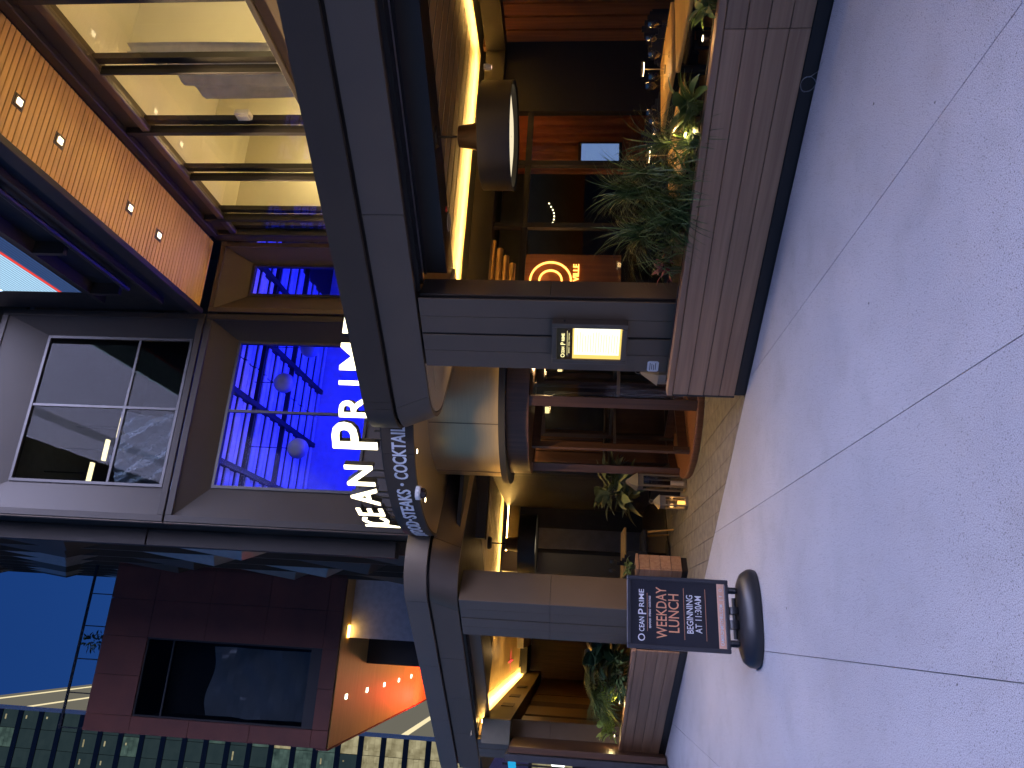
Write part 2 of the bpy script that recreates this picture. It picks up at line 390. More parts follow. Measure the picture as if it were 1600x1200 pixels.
def canopy(side):
    if side == 'r':
        lowb, lowt, upc = plan_r(-5.44,.62), plan_r(-5.62,.62), plan_r(-5.60,.6, FY-.03)
        sgn, xs = -1, [-2.75]
        ups = [-4.9]
    else:
        lowb, lowt, upc = plan_l(-8.12,.62), plan_l(-7.92,.62), plan_l(-7.86,.66, FY-.03)
        sgn, xs = 1, [-12.4,-11.2,-10.0]
        ups = [-11.9,-10.2]
    lowb, lowt, upc = cutx(lowb, xs), cutx(lowt, xs), cutx(upc, ups)
    body = inset(lowb, .05, sgn); bx = 2.5 if side == 'r' else -13.7
    body[0] = (bx, body[0][1]); bt = inset(lowt, .05, sgn); bt[0] = (bx, bt[0][1])
    poly = lambda P: P + [(P[0][0], P[-1][1])]
    can = part('canopy', MB().prism(poly(body), 3.16, 3.84, poly(bt)), M['darkmetal'], rest)
    tag(can, 'dark metal canopy with a rounded end')
    n = len(xs); cuts = [0] + list(range(1, n+1)) + [n+1, len(lowb)-2, len(lowb)-1]
    for a, b in zip(cuts, cuts[1:]): part('fascia_panel', band(lowb, lowt, 3.15, 3.525, .045, sgn, a, b), M['anth'] if side == 'r' or a < n+1 else M['bronze'], can, 30)
    n = len(ups); cuts = [0] + list(range(1, n+1)) + [n+1, len(upc)-2, len(upc)-1]
    for a, b in zip(cuts, cuts[1:]): part('fascia_panel', band(upc, upc, 3.56, 3.87, .045, sgn, a, b), M['facadedark'] if side == 'r' else M['green'], can, 30)
    if side == 'r':
        sof = [p for p in inset(lowb, .06, sgn) if p[0] < -4.43]
        part('soffit_panel', MB().prism([(-4.43,FY+.06)] + sof + [(-4.43, sof[-1][1])], 3.146, 3.16), M['cream'], can)
        ins = inset(sof, .22, sgn)
        part('soffit_panel', MB().prism([(-4.43,FY+.4)] + [p for p in ins if p[0] < -4.45] + [(-4.43, sof[-1][1])], 3.135, 3.145), M['cream'], can)
    return can
canr = canopy('r'); canl = canopy('l')
# window heads with tracks behind the canopy edge
hd = part('window_head', MB().box(-3.6,2.5,.77,.85,2.92,3.15), M['darkmetal'], rest)
part('track_rail', MB().box(-3.6,2.5,.66,.69,3.135,3.158), mat('pale_track', (.45,.45,.5), .3, .8), hd)
for yy in (.42,.56,.74): part('track_rail', MB().box(-3.6,2.5,yy,yy+.015,3.12,3.158), M['black'], hd)
part('light_strip', MB().box(-3.55,2.3,.862,.882,2.95,2.965), emit('added_ceiling_wash', (1,.62,.22), 38), hd)  # unseen strip added behind the head to brighten the ceiling planks
hd2 = part('window_head', MB().box(-12.57,-9.31,.6,.7,2.94,3.15), M['green'], rest)
for yy in (.36,.46,.54): part('track_rail', MB().box(-12.57,-9.31,yy,yy+.03,3.11,3.158), M['darkmetal'], hd2)

part('bounce_roof', MB().prism([(2.4,.5),(-5.0,.5),(-5.0,2.2),(-8.6,2.2),(-8.6,.5),(-13.6,.5),(-13.6,14),(2.4,14)][::-1], 3.842, 3.862), mat('tan_bounce_roof', (.42,.33,.23), .8), rest)  # unseen roof surface added in pale tan to bounce light onto the wing soffit
def spot(name, P, e, col, ang, soft=.03):
    l = bpy.data.lights.new(name, 'SPOT'); l.energy = K*e; l.color = col; l.spot_size = R(ang); l.spot_blend = .7; l.shadow_soft_size = soft
    o = bpy.data.objects.new(name, l); COL.objects.link(o); o.location = P; return o
# marquee drum
MX, MY = -6.53, 2.65
drum = part('marquee_drum', MB().lathe([(1.2,3.50),(2.17,3.50),(2.17,3.86),(1.2,3.86)], MX, MY, 96, False), M['gold'], rest, 30)
tag(drum, 'round gold-lit entrance marquee over the revolving door')
for i in range(6):
    a0, a1 = R(160 + 42*i), R(160 + 42*(i+1))
    part('fascia_panel', MB().arcwall(MX, MY, 2.165, 2.2, a0+.001, a1-.001, 3.485, 3.865, 22), M['facadedark'], drum, 30)
corec = part('door_drum', MB().lathe([(1.33,2.56),(1.33,3.5)], MX, MY, 96, False), M['gold'], rest, 30)
for a in (200, 243, 286, 329): part('panel_seam', MB().arcwall(MX, MY, 1.325, 1.336, R(a), R(a+.35), 2.57, 3.49, 1), M['bronze'], corec)
ledge = part('drum_ledge', MB().lathe([(1.2,2.49),(1.43,2.49),(1.43,2.575),(1.415,2.575),(1.415,2.515),(1.2,2.515)], MX, MY, 96, False), M['black'], rest, 30)
part('light_strip', MB().lathe([(1.36,2.52),(1.385,2.52),(1.385,2.535),(1.36,2.535),(1.36,2.52)], MX, MY, 96, False), M['covering'], ledge)
for q in ((650,705),(663,781)):
    p = onz(*q, 3.5); d = part('downlight', MB().lathe([(.045,3.487),(.045,3.4995)], p.x, p.y, 16), M['bronze'], drum)
    part('lens', MB().lathe([(.028,3.484),(.028,3.4865)], p.x, p.y, 16), M['downl'], d)
    spot('marquee_spot', (p.x,p.y,3.47), 130, (1,.66,.3), 110)

# ---- sign letters on the marquee
sign = thing('illuminated_sign', 'glowing white OCEAN PRIME letters standing on the round entrance marquee', 'sign', (MX,MY,3.86))
fr = part('support_rail', MB().arcwall(MX, MY, 2.02, 2.05, R(180), R(325), 3.9, 3.925, 40), M['black'], sign)
def letter(ch, ang, size, zb, wf=1.0):
    """ang in degrees, measured to the right of the marquee front"""
    a = R(270 + ang); RL = 2.06
    def fn(dz):
        def g(x, y, z):
            aa = a + x/RL; rr = RL + z + dz
            return (MX + rr*math.cos(aa), MY + rr*math.sin(aa), zb + y)
        return g
    wl = text_w(ch, size); m = MB(); put_text(m, ch, size, fn(.05), .012, .012*size, .5, (wl[1]-wl[0])*wf)
    m2 = MB(); put_text(m2, ch, size, fn(0), .085, .02*size, .5, (wl[1]-wl[0])*wf)
    b = part('letter', m2, M['black'], sign); part('letter_face', m, M['letter'], b)
    for dx in (-.06,.06):
        aa = a + dx/RL; part('bracket', MB().box(MX+RL*math.cos(aa)-.008, MX+RL*math.cos(aa)+.008, MY+RL*math.sin(aa)-.008, MY+RL*math.sin(aa)+.008, 3.86, zb+.03), M['black'], b)
for ch, ang, size, zb in (('O',-37,.72,3.98),('C',-25,.5,4.05),('E',-15.5,.5,4.05),('A',-5.5,.5,4.05),('N',5,.5,4.05),
                          ('P',20.5,.78,3.96),('R',30.5,.5,4.05),('I',38,.5,4.05),('M',46.5,.5,4.05),('E',57,.5,4.05)):
    letter(ch, ang, size, zb)
lett = thing('band_lettering', 'white SEAFOOD STEAKS COCKTAILS lettering wrapped round the marquee edge', 'lettering', (MX,MY,3.5))
M['whitelit'] = mat('white_lettering', (.8,.8,.8), .4)
def word(s, a0, a1, size=.235):
    RL = 2.2; span = R(a1-a0)*RL; m = MB(); ac = R(270 + (a0+a1)/2)
    put_text(m, s, size, lambda x,y,z: (MX+(RL+.006+z)*math.cos(ac+x/RL), MY+(RL+.006+z)*math.sin(ac+x/RL), 3.585+y), .008, .004, .5, span)
    part('word', m, M['whitelit'], lett)
word('SEAFOOD', -37, -16); word('STEAKS', -13.5, 2.2); word('COCKTAILS', 6.6, 27)
for a in (-14.7, 4.4):
    aa = R(270+a); part('dot', MB().tube([(MX+2.203*math.cos(aa),MY+2.203*math.sin(aa),3.67),(MX+2.21*math.cos(aa),MY+2.21*math.sin(aa),3.67)], .022, 12), M['whitelit'], lett)
p = onz(650,770,3.49)
dome = thing('dome_camera', 'white dome security camera under the entrance marquee', 'camera', (p.x,p.y,3.5))
part('housing', MB().lathe([(.085,3.485),(.085,3.44),(.075,3.425)], p.x, p.y, 24), M['white'], dome, 30)
part('dome', MB().lathe([(.066,3.425),(.06,3.39),(.04,3.367),(.012,3.36)], p.x, p.y, 20), mat('smoked_dome', (.03,.02,.025), .1), dome, 40)

# ---- revolving door
rd = thing('revolving_door', 'dark timber revolving door with glass wings under the gold drum', 'door', (MX,MY,0))
part('header', MB().lathe([(1.12,2.2),(1.27,2.2),(1.27,2.487),(1.12,2.487),(1.12,2.2)], MX, MY, 72, False), M['walnut'], rd, 30)
part('ceiling_disc', MB().lathe([(.01,2.21),(1.115,2.21),(1.115,2.24),(.01,2.24)], MX, MY, 48, False), M['walnut'], rd)
part('platform', MB().lathe([(1.24,.001),(1.25,.02),(1.25,.075),(1.24,.09),(.01,.09)], MX, MY, 72), M['redwood'], rd, 30)
def rpost(a, wdt=3.0, r0=1.13, r1=1.245):
    part('post', MB().arcwall(MX, MY, r0, r1, R(a-wdt/2), R(a+wdt/2), .09, 2.2, 3), M['walnut'], rd)
for a, wv in ((213,3.2),(300,6.0),(33,3.2),(120,3.2),(327,3.0)): rpost(a, wv)
for a0, a1, nm in ((125,211,'glass_wall'),(303.5,325.5,'glass_wall'),(329,391,'glass_wall')):
    g = part(nm, MB().arcwall(MX, MY, 1.185, 1.195, R(a0), R(a1), .2, 2.15, 14), M['glass'], rd, 30)
    part('bottom_rail', MB().arcwall(MX, MY, 1.16, 1.22, R(a0), R(a1), .092, .2, 14), M['walnut'], g, 30)
    part('mid_rail', MB().arcwall(MX, MY, 1.175, 1.205, R(a0), R(a1), 1.05, 1.09, 14), M['bronze'], g, 30)
part('shaft', MB().lathe([(.045,.09),(.045,2.2)], MX, MY, 16), M['walnut'], rd, 30)
for a in (262, 352, 82, 172):
    ca, sa = math.cos(R(a)), math.sin(R(a))
    def L(r, t, z): return (MX + r*ca - t*sa, MY + r*sa + t*ca, z)
    def lbox(r0_, r1_, t0, t1, za_, zb_):
        vs = [L(r_,t_,z_) for z_ in (za_,zb_) for r_, t_ in ((r0_,t0),(r1_,t0),(r1_,t1),(r0_,t1))]
        return MB().add(vs, [(0,3,2,1),(4,5,6,7),(0,1,5,4),(1,2,6,5),(2,3,7,6),(3,0,4,7)])
    wg = part('wing', lbox(1.04,1.13,-.025,.025,.11,2.17), M['walnut'], rd)
    for r_, q_, za_, zb_ in ((.05,.13,.11,2.17),(.13,1.04,.11,.24),(.13,1.04,2.06,2.17)): part('frame_rail', lbox(r_,q_,-.024,.024,za_,zb_), M['walnut'], wg)
    part('pane', lbox(.13,1.04,-.004,.004,.24,2.06), M['glass'], wg)
    part('push_bar', lbox(.13,1.04,.02,.045,1.05,1.085), M['bronze'], wg)
    part('floor_bracket', lbox(1.06,1.12,-.04,.04,.095,.3), M['bronze'], wg)
lite = bpy.data.lights.new('door_downlight', 'POINT'); lite.energy = K*14; lite.color = (1,.62,.28); lite.shadow_soft_size = .06
lo = bpy.data.objects.new('door_downlight', lite); COL.objects.link(lo); lo.parent = rd; lo.location = (0.1,.3,2.1)

# ================================================================ PLANTERS
def planter(x0, x1, label, end_trim=True):
    t = thing('planter', label, 'planter', (x0,0,0), group=None)
    part('toe_kick', MB().bbox(x0+.004,x1-.004,.012,.28,.0,.1,.004), M['darkmetal'], t)
    part('trough', MB().box(x0+.03,x1-.03,.06,.27,.1,.69), M['black'], t)
    zs = [.102,.245,.39,.535,.68]
    n = max(1, round((x1-x0)/3.4)); L_ = (x1-x0)/n
    for za_, zb_ in zip(zs, zs[1:]):
        for j in range(n): part('board', MB().bbox(x0+j*L_+.0015,x0+(j+1)*L_-.0015,.0,.024,za_+.0025,zb_-.0025,.003), M['deckwood'], t)
    part('cap', MB().bbox(x0-.006,x1+.004,-.012,.1,.683,.735,.004), M['deckwood'], t)
    part('back_rail', MB().bbox(x0,x1,.24,.285,.683,.72,.004), M['darkmetal'], t)
    part('soil', MB().box(x0+.03,x1-.03,.1,.24,.69,.7), mat('soil', (.02,.014,.01), .95), t)
    part('end_trim', MB().bbox(x0-.02,x0-.001,.0,.28,.1,.68,.003), M['darkmetal'], t)
    return t
pr = planter(-4.44, 2.0, 'long brown timber planter box right of the entrance')
pl_ = planter(-15.0, -8.95, 'brown timber planter box behind the pavement sign')
t = thing('planter', 'small timber planter box beside the left pillar, behind the sign', 'planter', (-8.3,.62,0))
part('toe_kick', MB().box(-8.43,-8.22,.8,1.02,0,.08), M['darkmetal'], t)
part('trough', MB().box(-8.43,-8.215,.795,1.02,.08,.66), M['black'], t)
for i in range(4):
    part('board', MB().bbox(-8.44,-8.19,.77,.793,.085+i*.145,.225+i*.145,.003), M['deckwood'], t)
    part('board', MB().bbox(-8.213,-8.19,.795,1.02,.085+i*.145,.225+i*.145,.003), M['deckwood'], t)
part('cap', MB().bbox(-8.445,-8.18,.76,1.03,.67,.705,.004), M['deckwood'], t)

# ================================================================ UPPER BUILDING (turned 32 degrees to the restaurant front)
BF = 8.71                      # plane of its facade facing us
CL, CR = -3.28, 2.03           # its left corner, and where the right wing begins
up = thing('office_building', 'dark metal clad building above the restaurant with deep splayed window frames', 'building', (0,BF,3.9), 'b')
part('wall', MB().box(CL+.02,9,BF+5.2,34,3.95,40).box(CL+.02,CL+.25,BF+.5,BF+5.2,3.95,40).box(CL+.02,CR+3,BF+.5,BF+5.3,12.4,40), M['facadedark'], up)
def edge(x, y, b): return bc(on(x, y, DB, b))
DP = .34
def module(c0, c1, zb, zt, ic0, ic1, iz0, iz1, bw=.12, mats=('facade','facade')):
    """one storey-high frame: flat border, splayed reveals and a recessed window"""
    root = part('window_bay', MB().box(c0+.01,ic0-.04,BF+DP+.02,BF+DP+.1,zb,zt).box(ic1+.04,c1-.01,BF+DP+.02,BF+DP+.1,zb,zt), M['darkmetal'], up)
    g = .008
    for a, b, c, d in ((c0+g,c0+bw,zb+g,zt-g),(c1-bw,c1-g,zb+g,zt-g),(c0+bw+g/2,c1-bw-g/2,zb+g,zb+bw),(c0+bw+g/2,c1-bw-g/2,zt-bw,zt-g)):
        part('border_panel', MB().bbox(a,b,BF,BF+.06,c,d,.004), M[mats[0]], root)
    o = [(c0+bw,zb+bw),(c1-bw,zb+bw),(c1-bw,zt-bw),(c0+bw,zt-bw)]; i_ = [(ic0,iz0),(ic1,iz0),(ic1,iz1),(ic0,iz1)]
    for k_ in range(4):
        a, b = o[k_], o[(k_+1)%4]; c, d = i_[(k_+1)%4], i_[k_]
        m = MB().add([(a[0],BF+.03,a[1]),(b[0],BF+.03,b[1]),(c[0],BF+DP,c[1]),(d[0],BF+DP,d[1]),
                      (a[0],BF+.06,a[1]),(b[0],BF+.06,b[1]),(c[0],BF+DP+.03,c[1]),(d[0],BF+DP+.03,d[1])],
                     [(0,1,2,3),(7,6,5,4),(0,4,5,1),(1,5,6,2),(2,6,7,3),(3,7,4,0)])
        part('reveal_panel', m, M[mats[1]], root)
    return root
def window(root, ic0, ic1, iz0, iz1, mc=(), mz=(), gl='glassblue', fw=.05):
    y0, y1 = BF+DP-.03, BF+DP+.05
    fr_ = MB().box(ic0,ic0+fw,y0,y1,iz0,iz1).box(ic1-fw,ic1,y0,y1,iz0,iz1).box(ic0+fw,ic1-fw,y0,y1,iz0,iz0+fw).box(ic0+fw,ic1-fw,y0,y1,iz1-fw,iz1)
    part('window_frame', fr_, M['darkmetal'], root)
    cs = [ic0+fw] + list(mc) + [ic1-fw]; zs = [iz0+fw] + list(mz) + [iz1-fw]
    for x in mc: part('mullion', MB().box(x-.022,x+.022,y0+.01,y1,iz0+fw,iz1-fw), M['darkmetal'], root)
    for z in mz: part('transom', MB().box(ic0+fw,ic1-fw,y0+.012,y1-.002,z-.022,z+.022), M['darkmetal'], root)
    for a, b in zip(cs, cs[1:]):
        for c, d in zip(zs, zs[1:]): part('pane', MB().box(a,b,y0+.035,y0+.05,c,d), M[gl], root)
bi = BF + DP
L1, R1 = edge(430,767,bi).x, edge(430,535,bi).x
T1 = edge(352,650,bi).z; B1 = 5.25
w1 = module(CL,.53,3.97,8.41,L1,R1,B1,T1); window(w1,L1,R1,B1,T1,[edge(450,645,bi).x],[])
L2, R2 = edge(430,464,bi).x, edge(430,414,bi).x
w2 = module(.56,CR-.01,3.97,8.41,L2,R2,B1,T1,.1,('facadedark','facadedark')); window(w2,L2,R2,B1,T1)
L3, R3 = edge(150,757,bi).x, edge(200,528,bi).x
T3 = edge(16,745,bi).z; B3 = edge(280,640,bi).z
ZM = edge(195,640,bi).z
w3 = module(CL,.53,8.43,12.4,L3,R3,B3,T3); window(w3,L3,R3,B3,T3,[edge(200,637,bi).x],[ZM],'glassdark')
part('spandrel', MB().box(CL+.01,CR,BF+.1,BF+.3,3.0,3.955), M['darkmetal'], up)
# corner strips and the long side wall with folded fins
for z_a, z_b in ((3.97,8.41),(8.43,12.4),(12.42,16.4),(16.42,20.4)):
    part('corner_panel', MB().bbox(CL-.02,CL-.0,BF+.02,BF+.3,z_a,z_b,.003), M['facadedark'], up)
    part('corner_panel', MB().bbox(CL-.34,CL-.06,BF+.62,BF+.9,z_a+.6,z_b+.59,.004), M['facade'], up)
lampfin = mat('cream_lamplit_fin', (.3,.27,.22), .4, .3)  # cream colour stands in for warm lamplight reaching these fins from below
for k_ in range(9):
    b0 = 10.0 + k_*2.55
    for j in range(8):
        z_a = 4.0 + j*3.6 + (k_ % 2)*1.8
        if b0 > 20 and z_a < 15: continue
        A, B_, C_ = (CL-.02,b0,z_a), (CL-.02,b0,z_a+3.3), (CL-.02,b0+2.4,z_a+.2)
        D_ = (CL-.42,b0+.9,z_a+.35)
        part('folded_fin', MB().add([A,B_,C_,D_],[(0,1,2),(0,1,3),(1,2,3),(2,0,3)]), lampfin if j % 2 else M['facadedark'], up)
for k_ in range(10):
    part('side_rib', MB().box(CL-.24,CL-.0,10.0+k_*2.5,10.12+k_*2.5,4,40), M['facadedark'], up)
# --- blue lit room behind the big window
room = part('room_lining', MB().box(CL+.26,CR+2.6,BF+5.0,BF+5.15,3.97,8.3).box(CL+.26,CR+2.6,BF+.45,BF+5.0,3.98,4.02), mat('blue_room_wall', (.55,.55,.6), .6), up)
pk = MB().bbox(-1.45,1.45,0,.118,0,.03,.004).mesh('ceiling_board'); pk.materials.append(mat('white_ceiling_board', (.7,.7,.72), .5))
cl = part('room_ceiling', MB().box(CL+.26,CR+2.6,BF+.45,BF+5.0,8.1,8.3), M['black'], up)
for i in range(31):
    for j in range(2): piece('ceiling_board', pk, cl, (-1.5+j*2.93, BF+.45+i*.146, 7.98-.05*(i % 3 == 0)))
for x in (-2.1,-.75,.6,1.9): part('beam', MB().box(x-.05,x+.05,BF+.45,BF+4.9,7.86,8.0), M['black'], cl)
for b_ in (BF+1.5, BF+3.0): part('beam', MB().box(CL+.3,CR+2.4,b_,b_+.06,7.88,7.99), M['black'], cl)
for i, (x, b_, zz) in enumerate(((-.35,BF+1.3,7.3),(.55,BF+1.7,7.05),(-1.6,BF+1.5,6.9))):
    g = thing('globe_pendant', ['white globe pendant nearest the middle of the blue-lit window','white globe pendant at the right of the blue-lit window','white globe pendant at the left of the blue-lit window'][i], 'pendant lamp', (x,b_,zz), 'b', 'globe pendants in the blue room')
    part('globe', MB().lathe([(.01,zz-.2)]+[(.2*math.sin(R(t_)),zz-.2*math.cos(R(t_))) for t_ in range(15,180,15)]+[(.01,zz+.2)], x, b_, 20), mat('opal_globe_%d' % i, (.3,.3,.34), .4), g, 40)
    part('cord', MB().tube([(x,b_,zz+.2),(x,b_,7.9)], .008, 6), M['black'], g)
for x, b_ in ((-1.2,BF+2.4),(1.2,BF+2.6)):
    al = bpy.data.lights.new('blue_stage_light', 'AREA'); al.energy = K*300; al.color = (.006,.012,1); al.size = 2.2
    ao = bpy.data.objects.new('blue_stage_light', al); COL.objects.link(ao); ao.parent = cl; ao.location = (x-ORG[cl].x, b_-ORG[cl].y, 4.6-ORG[cl].z); ao.rotation_euler = (math.pi,0,0)
# --- dark room with hanging plastic sheet behind the upper window
part('upper_room', MB().box(CL+.26,CR+2,BF+4.5,BF+4.6,8.45,12.3).box(CL+.26,CR+2,BF+.46,BF+4.5,8.44,8.46).box(CL+.26,CR+2,BF+.46,BF+4.5,12.2,12.3), mat('bare_concrete', (.1,.11,.12), .8), up)
sheet = MB()
nx, nz = 80, 44
def sh(i, j):
    u, v_ = i/nx, j/nz; x = edge(200,637,bi).x + (L3-edge(200,637,bi).x)*0 - u*(edge(200,637,bi).x-L3)*1.0
    d = .25 + .12*math.sin(11*(u-v_*.7)) + .07*abs(math.sin(19*(u-v_*.6)+2*v_)) + .04*math.sin(47*(u-.5*v_)) + .16*NZ.noise(Vector((u*5-v_*3,v_*4,1))) + .07*NZ.noise(Vector((u*14-v_*9,v_*9,5))) + .03*NZ.noise(Vector((u*40,v_*30,9)))
    return (x, BF+DP+.1+d, B3 + (ZM-B3)*(v_*1.25))
# draped polythene sheeting
for i in range(nx):
    for j in range(nz): sheet.quad(sh(i,j), sh(i+1,j), sh(i+1,j+1), sh(i,j+1))
sm = bpy.data.materials.new('polythene'); sm.use_nodes = True; st_ = sm.node_tree; st_.nodes.clear()
so = st_.nodes.new('ShaderNodeOutputMaterial'); mx = st_.nodes.new('ShaderNodeMixShader'); mx.inputs[0].default_value = .42
tr = st_.nodes.new('ShaderNodeBsdfTransparent'); gp = st_.nodes.new('ShaderNodeBsdfPrincipled'); gp.inputs['Base Color'].default_value = (.6,.68,.75,1); gp.inputs['Roughness'].default_value = .1
st_.links.new(tr.outputs[0], mx.inputs[1]); st_.links.new(gp.outputs[0], mx.inputs[2]); st_.links.new(mx.outputs[0], so.inputs[0])
sho = solo('plastic_sheet', MB(), sm, 'crumpled clear plastic sheet hanging behind the upper window', 'plastic sheet', (0,BF,B3), 'b')
me = sheet.mesh('plastic_sheet', (0,BF,B3), 60); me.materials.append(sm); sho.data = me
for i in range(3):
    x = -2.2+i*.55; g = thing('ceiling_light', 'lit strip light seen through the upper window, ' + ['left','middle','right'][i] + ' of three', 'light', (x,BF+2.2,12), 'b', 'strip lights in the upper room')
    part('lamp', MB().box(x-.22,x+.22,BF+1.8+.3*i,BF+1.9+.3*i,11.2,11.24), emit('strip_light_%d' % i, (1,.78,.4), 4), g); part('hanger', MB().box(x-.01,x+.01,BF+1.84+.3*i,BF+1.86+.3*i,11.24,12.2), M['black'], g)

# ---------------------------------------------------------------- right wing with lit windows, timber soffit and media screen
wing = thing('building_wing', 'right wing with warm lit windows under a timber soffit', 'building', (CR,4,3.9), 'b')
part('wall', MB().box(CR,CR+.2,-8,BF-.01,3.95,5.42).box(CR+.1,CR+.3,-8,BF-.01,8.12,8.52).box(CR,CR+.25,8.5,BF-.005,5.42,8.5), M['facadedark'], wing)
part('window_head', MB().bbox(CR+.02,CR+.12,-8,8.5,8.02,8.14,.01), M['bronze'], wing)
part('window_head', MB().bbox(CR-.02,CR+.09,-8,8.5,8.4,8.56,.01), M['darkmetal'], wing)
part('sill', MB().bbox(CR-.04,CR+.16,-8,8.5,5.42,5.5,.01), M['darkmetal'], wing)
for b_, hw in ((3.2,.036),(4.36,.018),(5.58,.036),(6.74,.018),(7.98,.036),(8.5,.03),(2.0,.02),(.8,.05),(-.4,.02),(-1.6,.05),(-4,.05)):
    part('mullion', MB().bbox(CR+.0,CR+.14,b_-hw,b_+hw,5.5,8.02 if hw < .03 else 8.4,.005), M['darkmetal'], wing)
    part('inner_post', MB().box(CR+.15,CR+.24,b_-.13,b_-.025,5.42,8.1), M['darkmetal'], wing)
bs = [-4,-1.6,-.4,.8,2.0,3.2,4.36,5.58,6.74,7.98,8.5]
for a, b in zip(bs, bs[1:]): part('pane', MB().box(CR+.06,CR+.072,a+.03,b-.03,5.5,8.02), M['glasswing'], wing)
lin = mat('cream_room_wall', (.72,.66,.5), .7, var=.02)
part('room_lining', MB().box(CR+3.0,CR+3.1,-8,9,5.2,8.5).box(CR+.25,CR+3.0,-8,9,8.2,8.3).box(CR+.25,CR+3.0,-8,9,5.2,5.3).box(CR+.25,CR+3,8.55,8.6,5.3,8.2), lin, wing)
part('partition', MB().box(CR+.9,CR+3,4.9,5.05,5.3,8.2).box(CR+1.4,CR+3,7.3,7.4,5.3,8.2), lin, wing)
for b_ in (-4,-1,1.4,3.6,6.4,8.0):
    al = bpy.data.lights.new('room_light', 'POINT'); al.energy = K*40; al.color = (1,.8,.4); al.shadow_soft_size = .15
    ao = bpy.data.objects.new('room_light', al); COL.objects.link(ao); ao.parent = wing; ao.location = Vector((CR+1.5,b_,6.3))-ORG[wing]
dr = MB()
for i in range(24):
    for j in range(6):
        def q(i, j): u = i/24; return (CR+.62+.05*math.sin(u*22+j*.3), 4.5+u*1.0, 5.5+.05*j*j*.4+(.02*math.sin(u*9))+j*.28*(1-.4*u))
        dr.quad(q(i,j), q(i+1,j), q(i+1,j+1), q(i,j+1))
d = solo('drape', dr, mat('off_white_cloth', (.7,.66,.56), .8), 'off-white cloth draped inside the lit upper window', 'curtain', (CR+.6,4.5,5.5), 'b')
jb = bc(on(381,177,DC,CR+.2))
g = thing('junction_box', 'small white box stuck to the inside of the lit upper window', 'box', (CR+.2,jb.y,jb.z), 'b')
part('case', MB().bbox(CR+.12,CR+.2,jb.y-.09,jb.y+.06,jb.z-.12,jb.z+.1,.01), M['white'], g); part('lid', MB().bbox(CR+.1,CR+.118,jb.y-.07,jb.y+.04,jb.z-.1,jb.z+.08,.004), M['white'], g)
so_ = part('soffit', MB().box(.6,CR+.02,-20,BF-.01,8.6,8.7), M['black'], wing)
pk = MB().bbox(.63,CR-.03,-.0355,.0355,0,.03,.004).mesh('soffit_plank', (1.33,0,0)); pk.materials.append(M['oak'])
for i in range(100): piece('plank', pk, so_, (1.33, 8.66-i*.0845, 8.562))
part('plank', MB().box(.63,CR-.03,-20,.2,8.563,8.59), M['oak'], so_)
for b_ in (7.07,6.25,4.63,3.88,2.3,1.5,0,-1.6,-3.2):
    d = part('downlight', MB().box(1.12,1.26,b_-.07,b_+.07,8.545,8.575).box(1.1,1.28,b_-.09,b_+.09,8.556,8.5615), M['bronze'], so_)
    part('lens', MB().box(1.15,1.23,b_-.04,b_+.04,8.538,8.544), M['downl'], d)
    if b_ < 3.5: continue
    sp = bpy.data.lights.new('soffit_spot', 'SPOT'); sp.energy = K*2000; sp.color = (1,.72,.38); sp.spot_size = R(64); sp.spot_blend = .6; sp.shadow_soft_size = .04
    spo = bpy.data.objects.new('soffit_spot', sp); COL.objects.link(spo); spo.parent = d; spo.location = Vector((1.19,b_,8.52))-ORG[d]
part('soffit_edge', MB().bbox(.5,.6,-20,BF-.02,8.48,8.72,.006), M['darkmetal'], wing)
part('overhang', MB().box(.56,9,-20,BF-.02,8.72,22), M['black'], wing)
part('pipe', MB().tube([(.46,-20,9.25),(.46,7.6,9.25)], .05, 8), M['darkmetal'], wing)
part('ledge', MB().box(.36,.56,-20,8.0,9.9,9.98).box(.46,.56,-20,8.2,8.95,9.02), M['darkmetal'], wing)
for b_ in (7.6,6.2,4.8,3.4): part('bracket', MB().box(.36,.56,b_,b_+.08,9.4,9.9), M['darkmetal'], wing)
